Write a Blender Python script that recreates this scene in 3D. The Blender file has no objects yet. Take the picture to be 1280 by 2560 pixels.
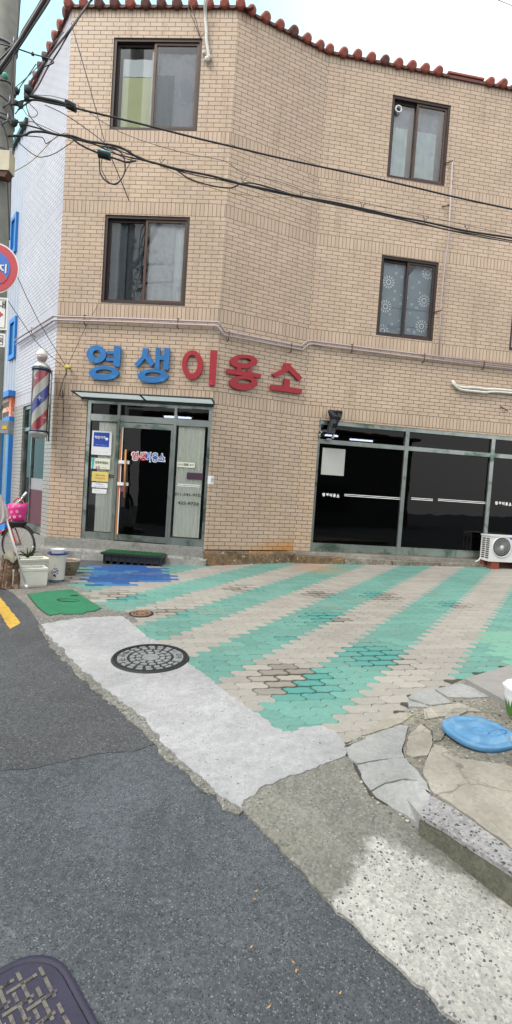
import bpy, math, random
from math import sin, cos, pi, radians, sqrt, atan2, floor
from mathutils import Vector as V, Matrix, noise
random.seed(7)
scn = bpy.context.scene; col = scn.collection
# ------------------------------------------------------------------ camera
F = 1264.0; PITCH = 0.0456; ROLL = 0.06657; CZ = 1.098
_f = V((0, cos(PITCH), -sin(PITCH))); _u = V((0, sin(PITCH), cos(PITCH))); _r = V((1, 0, 0))
CR = _r*cos(ROLL)+_u*sin(ROLL); CU = _u*cos(ROLL)-_r*sin(ROLL)
cam_d = bpy.data.cameras.new('camera'); cam = bpy.data.objects.new('camera', cam_d); col.objects.link(cam)
cam.matrix_world = Matrix(((CR.x, CU.x, -_f.x, 0), (CR.y, CU.y, -_f.y, 0), (CR.z, CU.z, -_f.z, CZ), (0, 0, 0, 1)))
cam_d.sensor_fit = 'VERTICAL'; cam_d.sensor_height = 36; cam_d.lens = 36*F/2560
cam_d.clip_start = 0.05; cam_d.clip_end = 2000; scn.camera = cam
# measured positions in the photograph are turned into points on the real surfaces below
def ray(x, y): return CR*((x-640)/F)+CU*((1280-y)/F)+_f
G0, G1, G2 = -0.556, 0.0197, 0.0365
def gz(x, y): return G0+G1*x+G2*y
def gp(x, y, h=0.0):
    d = ray(x, y); t = (G0+h-CZ)/(d.z-G1*d.x-G2*d.y); return V((0, 0, CZ))+d*t
def dp(x, y, Y):
    d = ray(x, y); return V((0, 0, CZ))+d*(Y/d.y)
E0 = V((-3.623, 8.813)); E1 = V((-0.835, 8.632)); E2 = V((0.734, 9.360))
class Wall:
    def __init__(s, o, d, L, n):
        s.o = V((o.x, o.y, 0)); s.d = V((d.x, d.y, 0)).normalized(); s.L = L; s.n = V((n[0], n[1], 0)).normalized()
    def P(s, u, z, off=0.0): return s.o+s.d*u+s.n*off+V((0, 0, z))
    def uz(s, x, y, off=0.0):
        r = ray(x, y); o = s.o+s.n*off; t = (o.dot(s.n))/(r.x*s.n.x+r.y*s.n.y); p = r*t
        return ((p-o).x*s.d.x+(p-o).y*s.d.y, p.z+CZ)
    def at(s, x, y, off=0.0):
        u, z = s.uz(x, y, off); return s.P(u, z, off)
dA = (E1-E0); dM = (E2-E1); aC = radians(8.454); aB = radians(38.869)
dC = V((cos(aC), sin(aC))); dB = V((-sin(aB), cos(aB)))
A = Wall(E0, dA, dA.length, (dA.y, -dA.x)); M = Wall(E1, dM, dM.length, (dM.y, -dM.x))
C_ = Wall(E2, dC, 6.6, (dC.y, -dC.x)); B = Wall(E0, dB, 2.66, (-dB.y, dB.x))
# ------------------------------------------------------------------ materials
def nt(name):
    m = bpy.data.materials.new(name); m.use_nodes = True; t = m.node_tree
    return m, t, t.nodes['Principled BSDF']
def N(t, typ, **kw):
    n = t.nodes.new(typ)
    for k, v in kw.items():
        if k in n.inputs.keys() if hasattr(n.inputs, 'keys') else False: n.inputs[k].default_value = v
        else: setattr(n, k, v)
    return n
def lin(c): return tuple(pow(max(v, 0), 1) for v in c)+(1,)
def mathn(t, op, a, b=None, c=None, clamp=False):
    n = t.nodes.new('ShaderNodeMath'); n.operation = op; n.use_clamp = clamp
    for i, v in enumerate((a, b, c)):
        if v is None: continue
        if isinstance(v, (int, float)): n.inputs[i].default_value = v
        else: t.links.new(v, n.inputs[i])
    return n.outputs[0]
def mixc(t, f, a, b, mode='MIX'):
    n = t.nodes.new('ShaderNodeMix'); n.data_type = 'RGBA'; n.blend_type = mode
    for i, v in ((0, f), (6, a), (7, b)):
        if isinstance(v, (int, float)): n.inputs[i].default_value = v
        elif isinstance(v, tuple): n.inputs[i].default_value = v if len(v) == 4 else v+(1,)
        else: t.links.new(v, n.inputs[i])
    return n.outputs[2]
def noisen(t, scale, detail=4, rough=.55, vec=None, dist=0):
    n = t.nodes.new('ShaderNodeTexNoise'); n.inputs['Scale'].default_value = scale
    n.inputs['Detail'].default_value = detail; n.inputs['Roughness'].default_value = rough; n.inputs['Distortion'].default_value = dist
    if vec is not None: t.links.new(vec, n.inputs['Vector'])
    return n.outputs['Fac']
def ramp(t, fac, stops):
    n = t.nodes.new('ShaderNodeValToRGB'); t.links.new(fac, n.inputs[0]); e = n.color_ramp.elements
    while len(e) < len(stops): e.new(.5)
    for i, (p, c) in enumerate(stops):
        e[i].position = p; e[i].color = (c, c, c, 1) if isinstance(c, (int, float)) else c+(1,)
    return n.outputs[0]
def texco(t, which='Object'): return t.nodes.new('ShaderNodeTexCoord').outputs[which]
def bumpn(t, h, strength, dist, bs):
    n = t.nodes.new('ShaderNodeBump'); n.inputs['Strength'].default_value = strength; n.inputs['Distance'].default_value = dist
    t.links.new(h, n.inputs['Height']); t.links.new(n.outputs[0], bs.inputs['Normal'])
_M = {}
def pm(name, c, rough=.6, metal=0, var=.25, scale=12, bump=0, c2=None, thr=(.55, .7), s2=4, spec=.5, coat=0, trans=0):
    """painted/solid surface with mottling, and patches of a second colour c2"""
    if name in _M: return _M[name]
    m, t, b = nt(name); co = texco(t)
    n1 = noisen(t, scale, 5, .6, co)
    mm = mixc(t, 1.0, c+(1,), ramp(t, n1, [(.25, 1-var), (.75, 1.0)]), 'MULTIPLY')
    if c2 is not None:
        n2 = noisen(t, s2, 6, .65, co, .6); mm = mixc(t, ramp(t, n2, [(thr[0], 0.0), (thr[1], 1.0)]), mm, c2)
    t.links.new(mm, b.inputs['Base Color'])
    b.inputs['Roughness'].default_value = rough; b.inputs['Metallic'].default_value = metal
    b.inputs['Specular IOR Level'].default_value = spec; b.inputs['Coat Weight'].default_value = coat
    if bump: bumpn(t, noisen(t, scale*3, 6, .7, co), bump, .01, b)
    _M[name] = m; return m
def flat(name, c, rough=.5, metal=0, spec=.5, emis=0):
    if name in _M: return _M[name]
    m, t, b = nt(name); b.inputs['Base Color'].default_value = c+(1,); b.inputs['Roughness'].default_value = rough
    b.inputs['Metallic'].default_value = metal; b.inputs['Specular IOR Level'].default_value = spec
    if emis: b.inputs['Emission Color'].default_value = c+(1,); b.inputs['Emission Strength'].default_value = emis
    _M[name] = m; return m
def brick_mat(name, tile, tile2, mortar, rough, stains=True, rust=False, lower=None):
    """glazed brick tiles laid in running courses with soldier bands; UV = metres along wall, nominal brick rows*0.07"""
    m, t, b = nt(name); uv = t.nodes.new('ShaderNodeUVMap').outputs[0]; co = texco(t)
    sep = t.nodes.new('ShaderNodeSeparateXYZ'); t.links.new(uv, sep.inputs[0]); u, v = sep.outputs[0], sep.outputs[1]
    def bt(w, h, off, vec):
        n = t.nodes.new('ShaderNodeTexBrick'); n.offset = off; n.offset_frequency = 2; n.squash = 1
        n.inputs['Scale'].default_value = 1; n.inputs['Brick Width'].default_value = w; n.inputs['Row Height'].default_value = h
        n.inputs['Mortar Size'].default_value = .0046; n.inputs['Mortar Smooth'].default_value = .25; n.inputs['Bias'].default_value = 0
        n.inputs['Color1'].default_value = tile+(1,); n.inputs['Color2'].default_value = tile2+(1,); n.inputs['Mortar'].default_value = mortar+(1,)
        t.links.new(vec, n.inputs['Vector']); return n
    run = bt(.21, .07, .5, uv)
    inb = None
    bands = [(2.45, 2.66), (3.85, 4.06), (5.60, 5.81), (6.79, 7.0), (8.82, 9.10)]
    for lo, hi in bands:
        x = mathn(t, 'MULTIPLY', mathn(t, 'GREATER_THAN', v, lo), mathn(t, 'LESS_THAN', v, hi))
        inb = x if inb is None else mathn(t, 'ADD', inb, x, clamp=True)
    # soldier bricks: phase so that each band starts on a joint (all bands sit on 0.07 rows; shift v per band)
    vv = v
    for lo, hi in bands:
        pass
    sh = mathn(t, 'MULTIPLY', inb, 0.0)
    off = None
    for lo, hi in bands:
        x = mathn(t, 'MULTIPLY', mathn(t, 'MULTIPLY', mathn(t, 'GREATER_THAN', v, lo), mathn(t, 'LESS_THAN', v, hi)), -lo)
        off = x if off is None else mathn(t, 'ADD', off, x)
    v2 = mathn(t, 'ADD', v, off)
    cmb = t.nodes.new('ShaderNodeCombineXYZ'); t.links.new(u, cmb.inputs[0]); t.links.new(v2, cmb.inputs[1])
    sol = bt(.07, .21, 0, cmb.outputs[0])
    color = mixc(t, inb, run.outputs['Color'], sol.outputs['Color'])
    fac = mathn(t, 'ADD', mathn(t, 'MULTIPLY', run.outputs['Fac'], mathn(t, 'SUBTRACT', 1, inb)), mathn(t, 'MULTIPLY', sol.outputs['Fac'], inb))
    if lower: color = mixc(t, mathn(t, 'GREATER_THAN', v, 2.45), mixc(t, mathn(t, 'GREATER_THAN', fac, .5), lower, mortar), color)
    color = mixc(t, mathn(t, 'MULTIPLY', ramp(t, mathn(t, 'SUBTRACT', 4.6, v), [(.0, 0.0), (1.0, 1.0)]), ramp(t, fac, [(.35, 0.0), (.8, .60)])), color, (.030, .020, .012))
    # per-area tone drift and fine speckle
    color = mixc(t, 1, color, ramp(t, noisen(t, .9, 3, .5, co), [(.3, .86), (.7, 1.0)]), 'MULTIPLY')
    color = mixc(t, 1, color, ramp(t, noisen(t, 55, 3, .6, co), [(.3, .86), (.7, 1.05)]), 'MULTIPLY')
    if stains:   # dark drips below sills, stretched vertically
        mp = t.nodes.new('ShaderNodeMapping'); mp.inputs['Scale'].default_value = (3.2, 3.2, .35); t.links.new(co, mp.inputs[0])
        st = ramp(t, noisen(t, 1.6, 6, .7, mp.outputs[0]), [(.54, 0.0), (.76, .50)])
        color = mixc(t, st, color, tuple(c*.42 for c in tile))
        color = mixc(t, ramp(t, noisen(t, 14, 6, .75, mp.outputs[0]), [(.62, 0.0), (.72, .35)]), color, tuple(c*.5 for c in tile))
    if rust:     # orange rust creeping up the foot of the wall next to the shop window
        dx = mathn(t, 'MULTIPLY', mathn(t, 'SUBTRACT', u, 1.75), .75); dz = mathn(t, 'MULTIPLY', v, 3.0)
        d2 = mathn(t, 'SQRT', mathn(t, 'ADD', mathn(t, 'MULTIPLY', dx, dx), mathn(t, 'MULTIPLY', dz, dz)))
        d2 = mathn(t, 'ADD', d2, mathn(t, 'MULTIPLY', noisen(t, 5, 5, .6, co), .5))
        color = mixc(t, ramp(t, d2, [(.40, .95), (1.15, 0.0)]), color, mixc(t, run.outputs['Fac'], (.46, .20, .03), (.16, .05, .012)))
    t.links.new(color, b.inputs['Base Color'])
    t.links.new(mathn(t, 'ADD', rough, mathn(t, 'MULTIPLY', fac, .5)), b.inputs['Roughness'])
    bumpn(t, mathn(t, 'SUBTRACT', mathn(t, 'MULTIPLY', noisen(t, 60, 2, .5, co), .06), fac), .6, .006, b)
    return m
BR = brick_mat('brick_tan', (.475, .360, .262), (.540, .415, .308), (.135, .100, .075), .34, rust=False)
BRR = brick_mat('brick_tan_rusty', (.475, .360, .262), (.540, .415, .308), (.135, .100, .075), .34, rust=True)
BLV = brick_mat('brick_sky_sheen', (.49, .46, .53), (.55, .52, .59), (.13, .13, .145), .32, stains=False, lower=(.34, .325, .30))  # paints the sky's sheen on the side wall as lavender; lower rows tan-grey
def glass_mat(name, tint, gloss_tint=(1, 1, 1), ior=1.5, rough=.01):
    m = bpy.data.materials.new(name); m.use_nodes = True; t = m.node_tree; t.nodes.clear()
    out = t.nodes.new('ShaderNodeOutputMaterial'); mx = t.nodes.new('ShaderNodeMixShader'); fr = t.nodes.new('ShaderNodeFresnel'); fr.inputs[0].default_value = ior
    tr = t.nodes.new('ShaderNodeBsdfTransparent'); tr.inputs[0].default_value = tint+(1,)
    gl = t.nodes.new('ShaderNodeBsdfGlossy'); gl.inputs['Color'].default_value = gloss_tint+(1,); gl.inputs['Roughness'].default_value = rough
    geo = t.nodes.new('ShaderNodeNewGeometry')
    bp = t.nodes.new('ShaderNodeBump'); bp.inputs['Strength'].default_value = .05; bp.inputs['Distance'].default_value = .02
    t.links.new(noisen(t, 2.2, 2, .5, texco(t)), bp.inputs['Height']); t.links.new(bp.outputs[0], gl.inputs['Normal'])
    t.links.new(fr.outputs[0], mx.inputs[0]); t.links.new(tr.outputs[0], mx.inputs[1]); t.links.new(gl.outputs[0], mx.inputs[2]); t.links.new(mx.outputs[0], out.inputs[0])
    return m
GL_UP = glass_mat('window_glass', (.97, .985, .99), ior=1.36)
GL_DK = glass_mat('tinted_shop_glass', (.32, .32, .33), ior=1.36)
GL_SIDE = glass_mat('clear_shop_glass', (.985, .99, .985), ior=1.33)
ALU = pm('stainless_trim', (.38, .42, .40), .28, .85, .35, 3, c2=(.10, .16, .13), thr=(.5, .62), s2=2.2)
BRN = pm('brown_aluminium', (.085, .05, .036), .4, .3, .3, 6)
BRND = pm('dark_brown_aluminium', (.035, .022, .02), .45, .2, .3, 6)
WHT = pm('white_plastic', (.72, .74, .74), .45, 0, .12, 9)
BLK = pm('black_rubber', (.015, .016, .018), .5, 0, .3, 20)
CON = pm('plinth_concrete', (.27, .275, .26), .85, 0, .4, 22, .5, c2=(.14, .14, .125), s2=7)
# ------------------------------------------------------------------ mesh builder
ORG = {}
class MB:
    def __init__(s): s.v = []; s.f = []; s.m = []; s.uv = []; s.sm = []; s.mats = []
    def mi(s, mat):
        if mat not in s.mats: s.mats.append(mat)
        return s.mats.index(mat)
    def face(s, pts, mat=None, uv=None, smooth=False, up=None):
        pts = [V(p) for p in pts]
        if up is not None:
            n = V((0, 0, 0))
            for i in range(len(pts)): n += pts[i].cross(pts[(i+1) % len(pts)])
            if n.dot(V(up)) < 0: pts.reverse(); uv = uv[::-1] if uv else None
        k = len(s.v); s.v += pts; s.f.append(list(range(k, k+len(pts)))); s.m.append(s.mi(mat)); s.uv.append(uv); s.sm.append(smooth)
    def hexa(s, p, mat):
        """p: 8 corners, bottom 4 then top 4 (same winding)"""
        k = len(s.v); s.v += [V(q) for q in p]
        c = sum((V(q) for q in p), V())/8
        for f in ((0, 1, 2, 3), (4, 5, 6, 7), (0, 1, 5, 4), (1, 2, 6, 5), (2, 3, 7, 6), (3, 0, 4, 7)):
            q = [V(p[i]) for i in f]; n = (q[1]-q[0]).cross(q[2]-q[0]); fc = sum(q, V())/4
            f = list(f) if n.dot(fc-c) > 0 else list(f)[::-1]
            s.f.append([k+i for i in f]); s.m.append(s.mi(mat)); s.uv.append(None); s.sm.append(False)
    def box(s, c, size, mat, rz=0, rx=0, ry=0):
        R = Matrix.Rotation(rz, 3, 'Z') @ Matrix.Rotation(ry, 3, 'Y') @ Matrix.Rotation(rx, 3, 'X'); c = V(c); x, y, z = [q/2 for q in size]
        s.hexa([c+R@V(q) for q in ((-x, -y, -z), (x, -y, -z), (x, y, -z), (-x, y, -z), (-x, -y, z), (x, -y, z), (x, y, z), (-x, y, z))], mat)
    def wbox(s, w, u0, u1, z0, z1, o0, o1, mat):
        s.hexa([w.P(u0, z0, o0), w.P(u1, z0, o0), w.P(u1, z0, o1), w.P(u0, z0, o1), w.P(u0, z1, o0), w.P(u1, z1, o0), w.P(u1, z1, o1), w.P(u0, z1, o1)], mat)
    def rings(s, rings, mat, cap0=True, cap1=True, smooth=True, closed=True):
        k = len(s.v); n = len(rings[0])
        for r in rings: s.v += [V(p) for p in r]
        mi = s.mi(mat)
        for i in range(len(rings)-1):
            for j in range(n if closed else n-1):
                a = k+i*n+j; b = k+i*n+(j+1) % n; s.f.append([a, b, b+n, a+n]); s.m.append(mi); s.uv.append(None); s.sm.append(smooth)
        if cap0: s.f.append([k+j for j in range(n)][::-1]); s.m.append(mi); s.uv.append(None); s.sm.append(False)
        if cap1: s.f.append([k+(len(rings)-1)*n+j for j in range(n)]); s.m.append(mi); s.uv.append(None); s.sm.append(False)
    def tube(s, pts, r, mat, n=8, caps=True):
        pts = [V(p) for p in pts]; R = []
        if not isinstance(r, (list, tuple)): r = [r]*len(pts)
        t0 = (pts[1]-pts[0]).normalized(); a = t0.orthogonal().normalized()
        for i, p in enumerate(pts):
            t = (pts[min(i+1, len(pts)-1)]-pts[max(i-1, 0)]); t = t.normalized() if t.length > 1e-9 else t0
            a = (a-t*a.dot(t)); a = a.normalized() if a.length > 1e-6 else t.orthogonal().normalized(); b = t.cross(a)
            R.append([p+(a*cos(2*pi*j/n)+b*sin(2*pi*j/n))*r[i] for j in range(n)])
        s.rings(R, mat, caps, caps)
    def lathe(s, prof, c, mat, n=28, axis=None, cap0=True, cap1=True, sq=None, rz=0, sx=1, sy=1):
        """prof: (radius, height); sq: superellipse power for rounded squares"""
        c = V(c); ax = V(axis).normalized() if axis is not None else V((0, 0, 1))
        a = ax.orthogonal().normalized() if axis is not None else V((1, 0, 0)); b = ax.cross(a); R = []
        for r, h in prof:
            ring = []
            for j in range(n):
                th = 2*pi*j/n; cx, cy = cos(th), sin(th)
                if sq: k = (abs(cx)**sq+abs(cy)**sq)**(-1/sq); cx *= k; cy *= k
                x, y = cx*sx, cy*sy; x, y = x*cos(rz)-y*sin(rz), x*sin(rz)+y*cos(rz)
                ring.append(c+a*x*r+b*y*r+ax*h)
            R.append(ring)
        s.rings(R, mat, cap0, cap1)
    def prism(s, poly, ext, mat, front=True):
        """poly: 3D points of the front face, ext: vector to the back"""
        poly = [V(p) for p in poly]; ext = V(ext); k = len(s.v); n = len(poly)
        nn = V()
        for i in range(n): nn += poly[i].cross(poly[(i+1) % n])
        if nn.dot(ext) > 0: poly.reverse()
        s.v += poly+[p+ext for p in poly]; mi = s.mi(mat)
        F_ = [list(range(k, k+n)), list(range(k+n, k+2*n))[::-1]]+[[k+(i+1) % n, k+i, k+n+i, k+n+(i+1) % n] for i in range(n)]
        for f in F_: s.f.append(f); s.m.append(mi); s.uv.append(None); s.sm.append(False)
    def ringprism(s, outer, inner, ext, mat):
        n = len(outer); ext = V(ext)
        for i in range(n):
            j = (i+1) % n; a, b, c, d = outer[i], outer[j], inner[j], inner[i]
            s.face([a, b, c, d], mat, up=-ext); s.face([a, b, b+ext, a+ext], mat, up=(a+b)-(c+d)); s.face([d, c, c+ext, d+ext], mat, up=(c+d)-(a+b))
            s.face([a+ext, b+ext, c+ext, d+ext], mat, up=ext)
    def build(s, name, parent=None, org=None):
        if parent is not None: org = ORG[parent.name]
        elif org is None:
            xs = [p.x for p in s.v]; ys = [p.y for p in s.v]; zs = [p.z for p in s.v]
            org = V(((min(xs)+max(xs))/2, (min(ys)+max(ys))/2, min(zs)))
        org = V(org); me = bpy.data.meshes.new(name)
        me.from_pydata([tuple(p-org) for p in s.v], [], s.f)
        for m in s.mats: me.materials.append(m)
        me.polygons.foreach_set('material_index', s.m); me.polygons.foreach_set('use_smooth', s.sm)
        if any(u is not None for u in s.uv):
            l = me.uv_layers.new(name='UVMap'); i = 0; dat = []
            for f, u in zip(s.f, s.uv):
                for q in range(len(f)): dat += list(u[q]) if u else [0, 0]
            l.data.foreach_set('uv', dat)
        me.update(); o = bpy.data.objects.new(name, me); col.objects.link(o)
        if parent is not None: o.parent = parent
        else: o.location = org
        ORG[o.name] = org; return o
def tag(o, label=None, cat=None, group=None, kind=None):
    if label: o['label'] = label
    if cat: o['category'] = cat
    if group: o['group'] = group
    if kind: o['kind'] = kind
    return o
def thing(name, loc, label, cat, group=None):
    o = bpy.data.objects.new(name, None); o.empty_display_size = .1; col.objects.link(o); o.location = loc; ORG[o.name] = V(loc)
    return tag(o, label, cat, group)
def struct(o): o['kind'] = 'structure'; return o
def smooth_path(pts, k=5):
    pts = [V(p) for p in pts]; out = []
    for i in range(len(pts)-1):
        p0 = pts[max(i-1, 0)]; p1 = pts[i]; p2 = pts[i+1]; p3 = pts[min(i+2, len(pts)-1)]
        for j in range(k):
            t = j/k; out.append(.5*((2*p1)+(p2-p0)*t+(2*p0-5*p1+4*p2-p3)*t*t+(3*p1-p0-3*p2+p3)*t**3))
    out.append(pts[-1]); return out
def text_verts(body, bold=0.0, res=3):
    c = bpy.data.curves.new('txt', 'FONT'); c.body = body; c.align_x = 'CENTER'; c.offset = bold; c.resolution_u = res
    o = bpy.data.objects.new('txt', c); col.objects.link(o); bpy.context.view_layer.update()
    me = bpy.data.meshes.new_from_object(o.evaluated_get(bpy.context.evaluated_depsgraph_get()))
    vs = [v.co.copy() for v in me.vertices]; fs = [list(p.vertices) for p in me.polygons]
    bpy.data.objects.remove(o); bpy.data.curves.remove(c); bpy.data.meshes.remove(me)
    return vs, fs
def put_text(mb, body, o, ex, ey, nrm, width, height, mat, bold=0.0, thick=0.0):
    """lay flat lettering centred on o, fitted to width x height"""
    vs, fs = text_verts(body, bold)
    if not vs: return
    x0 = min(v.x for v in vs); x1 = max(v.x for v in vs); y0 = min(v.y for v in vs); y1 = max(v.y for v in vs)
    k = len(mb.v); n = V(nrm).normalized()
    for v in vs: mb.v.append(V(o)+V(ex)*((v.x-(x0+x1)/2)/(x1-x0)*width)+V(ey)*((v.y-(y0+y1)/2)/(y1-y0)*height)+n*thick)
    for f in fs: mb.f.append([k+i for i in f]); mb.m.append(mb.mi(mat)); mb.uv.append(None); mb.sm.append(False)
def wtext(mb, w, body, x0, y0, x1, y1, off, mat, bold=0.0):
    """lettering on a wall plane between two photographed corners"""
    u0, z0 = w.uz(x0, y0, off); u1, z1 = w.uz(x1, y1, off)
    put_text(mb, body, w.P((u0+u1)/2, (z0+z1)/2, off), w.d, V((0, 0, 1)), w.n, abs(u1-u0), abs(z0-z1), mat, bold)
def wrect(w, x0, y0, x1, y1, off=0):
    u0, z1 = w.uz(x0, y0, off); u1, z0 = w.uz(x1, y1, off); return (min(u0, u1), max(u0, u1), min(z0, z1), max(z0, z1))
# ------------------------------------------------------------------ ground
def ground_mat(name, c, c2, scale, speck=None, rough=.9, bump=.5, crack=0, grain=.25, sscale=90, c3=None, blend=None):
    m, t, b = nt(name); co = texco(t)
    mm = mixc(t, ramp(t, noisen(t, scale, 6, .7, co), [(.35, 0.0), (.68, 1.0)]), c, c2)
    mm = mixc(t, 1, mm, ramp(t, noisen(t, .8, 4, .6, co, .4), [(.3, .70), (.7, 1.04)]), 'MULTIPLY')
    if c3: mm = mixc(t, ramp(t, noisen(t, 1.7, 5, .7, co, .8), [(.52, 0.0), (.66, .8)]), mm, c3)
    mp_ = t.nodes.new('ShaderNodeMapping'); mp_.inputs['Rotation'].default_value = (0, 0, .5); mp_.inputs['Scale'].default_value = (5, .35, 1); t.links.new(co, mp_.inputs[0])
    mm = mixc(t, ramp(t, noisen(t, 2.4, 7, .75, mp_.outputs[0], .4), [(.60, 0.0), (.70, .30)]), mm, tuple(min(1, q*1.7) for q in c2))
    mm = mixc(t, 1, mm, ramp(t, noisen(t, 2.6, 6, .7, co, .3), [(.3, .80), (.66, 1.06)]), 'MULTIPLY')
    vo = t.nodes.new('ShaderNodeTexVoronoi'); vo.inputs['Scale'].default_value = sscale
    wn = t.nodes.new('ShaderNodeTexNoise'); wn.inputs['Scale'].default_value = sscale*.8; wn.inputs['Detail'].default_value = 2; t.links.new(co, wn.inputs['Vector'])
    ws = t.nodes.new('ShaderNodeVectorMath'); ws.operation = 'SCALE'; ws.inputs['Scale'].default_value = 1.4/sscale; t.links.new(wn.outputs['Color'], ws.inputs[0]); wa = t.nodes.new('ShaderNodeVectorMath'); t.links.new(co, wa.inputs[0]); t.links.new(ws.outputs[0], wa.inputs[1]); t.links.new(wa.outputs[0], vo.inputs['Vector'])
    sepc = t.nodes.new('ShaderNodeSeparateColor'); t.links.new(vo.outputs['Color'], sepc.inputs[0])
    if grain: mm = mixc(t, 1, mm, ramp(t, sepc.outputs[1], [(0.0, 1-grain), (1.0, 1+grain*.9)]), 'MULTIPLY')
    if speck:
        near = mathn(t, 'LESS_THAN', vo.outputs['Distance'], mathn(t, 'ADD', .22, mathn(t, 'MULTIPLY', sepc.outputs[2], .35)))
        for i, (s_, lo, hi) in enumerate(speck):
            f = mathn(t, 'MULTIPLY', near, mathn(t, 'MULTIPLY', mathn(t, 'GREATER_THAN', sepc.outputs[0], lo), mathn(t, 'LESS_THAN', sepc.outputs[0], hi)))
            mm = mixc(t, f, mm, s_)
    if crack:
        vc = t.nodes.new('ShaderNodeTexVoronoi'); vc.feature = 'DISTANCE_TO_EDGE'; vc.inputs['Scale'].default_value = crack
        ad = t.nodes.new('ShaderNodeVectorMath'); ad.operation = 'ADD'; t.links.new(co, ad.inputs[0])
        nn = t.nodes.new('ShaderNodeTexNoise'); nn.inputs['Scale'].default_value = 6; t.links.new(co, nn.inputs['Vector'])
        sc = t.nodes.new('ShaderNodeVectorMath'); sc.operation = 'SCALE'; sc.inputs['Scale'].default_value = .25; t.links.new(nn.outputs['Color'], sc.inputs[0]); t.links.new(sc.outputs[0], ad.inputs[1]); t.links.new(ad.outputs[0], vc.inputs['Vector'])
        mm = mixc(t, ramp(t, vc.outputs['Distance'], [(.0, .75), (.006, 0.0)]), mm, tuple(x*.3 for x in c))
    if blend: mm = blend(t, mm, sepc, near)
    t.links.new(mm, b.inputs['Base Color']); b.inputs['Roughness'].default_value = rough
    h = mathn(t, 'ADD', mathn(t, 'MULTIPLY', vo.outputs['Distance'], .5), noisen(t, scale*6, 5, .7, co))
    bumpn(t, h, bump, .006, b); return m
ASPH = ground_mat('asphalt', (.045, .054, .064), (.088, .101, .115), 34, [((.145, .165, .18), 0, .04), ((.105, .12, .13), .15, .33), ((.016, .018, .022), .5, .78), ((.13, .11, .09), .9, .905)], .82, .6, sscale=150, grain=.26, c3=(.038, .043, .052))
ASPH2 = ground_mat('worn_asphalt_patch', (.048, .052, .058), (.082, .088, .095), 44, [((.15, .15, .15), 0, .03), ((.11, .115, .12), .15, .28), ((.018, .019, .021), .5, .80)], .85, .7, sscale=110, grain=.3, c3=(.045, .046, .05))
STRIP = ground_mat('pale_concrete', (.275, .287, .30), (.365, .372, .382), 16, [((.12, .12, .12), .0, .022), ((.24, .24, .235), .2, .25)], .92, .7, sscale=80, grain=.08, c3=(.27, .275, .28))
def worn(t, mm, sepc, near):
    pos = t.nodes.new('ShaderNodeNewGeometry').outputs['Position']
    def half(a, b_, c_):
        A_, B_, C2 = gp(*a), gp(*b_), gp(*c_); d = (B_-A_); n_ = V((-d.y, d.x, 0)).normalized(); n_ = n_ if (C2-A_).dot(n_) > 0 else -n_
        dn = t.nodes.new('ShaderNodeVectorMath'); dn.operation = 'DOT_PRODUCT'; t.links.new(pos, dn.inputs[0]); dn.inputs[1].default_value = n_; return mathn(t, 'SUBTRACT', dn.outputs['Value'], A_.dot(n_))
    f = mathn(t, 'MINIMUM', half((905, 2120), (838, 2250), (1200, 2300)), half((955, 2092), (1300, 2262), (1100, 2400)))
    f = mathn(t, 'MINIMUM', f, half((930, 2075), (860, 2180), (1200, 2300)))
    f = mathn(t, 'ADD', f, mathn(t, 'MULTIPLY', mathn(t, 'SUBTRACT', noisen(t, 9, 6, .7, pos), .5), .22))
    f = ramp(t, mathn(t, 'ADD', f, .5), [(.49, 0.0), (.54, 1.0)])
    ag = mixc(t, ramp(t, noisen(t, 30, 6, .7, pos), [(.35, 0.0), (.68, 1.0)]), (.30, .30, .28), (.40, .40, .375))
    ag = mixc(t, 1, ag, ramp(t, noisen(t, 2.2, 5, .7, pos), [(.3, .74), (.66, 1.04)]), 'MULTIPLY')
    ag = mixc(t, 1, ag, ramp(t, sepc.outputs[1], [(0.0, .8), (1.0, 1.15)]), 'MULTIPLY')
    for c_, lo, hi in (((.10, .11, .12), .0, .13), ((.045, .05, .06), .2, .28), ((.19, .20, .20), .5, .62)):
        ag = mixc(t, mathn(t, 'MULTIPLY', near, mathn(t, 'MULTIPLY', mathn(t, 'GREATER_THAN', sepc.outputs[0], lo), mathn(t, 'LESS_THAN', sepc.outputs[0], hi))), ag, c_)
    return mixc(t, f, mm, ag)
APRON = ground_mat('worn_pebbled_concrete', (.155, .157, .135), (.20, .20, .18), 14, [((.07, .08, .08), .0, .14), ((.23, .23, .22), .3, .37)], .92, .9, sscale=88, c3=(.15, .15, .125), blend=worn)
SIDE = ground_mat('grey_sidewalk_concrete', (0.152, 0.148, 0.132), (0.208, 0.200, 0.180), 10, [((.26, .26, .24), .0, .09), ((.08, .08, .08), .3, .38)], .9, .6, sscale=70, crack=1.1)
BED = ground_mat('dark_joint_sand', (.045, .042, .034), (.07, .065, .05), 30, None, .95, .5)
DIRT = ground_mat('gritty_dirt', (.15, .145, .12), (.24, .23, .20), 18, [((.28, .28, .25), .0, .12), ((.07, .07, .06), .4, .5)], .95, .9, sscale=60, c3=(.22, .21, .18))
SLABY = ground_mat('cracked_tan_slab', (0.248, 0.236, 0.196), (0.312, 0.296, 0.256), 5, [((.2, .19, .17), .0, .05)], .9, .4, sscale=60, grain=.10, crack=.9, c3=(.24, .235, .21))
SLABW = ground_mat('pale_mortar_slab', (0.242, 0.254, 0.254), (0.296, 0.304, 0.304), 7, [((.22, .22, .22), .0, .05)], .9, .45, sscale=60, grain=.10, crack=0)
GRAN = ground_mat('speckled_granite', (.27, .27, .275), (.38, .38, .385), 60, [((.04, .045, .05), .0, .24), ((.10, .11, .12), .25, .38)], .85, .8, sscale=70)
MOSS = ground_mat('mossy_kerb_face', (.10, .105, .075), (.15, .15, .12), 12, None, .9, .5)
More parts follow.
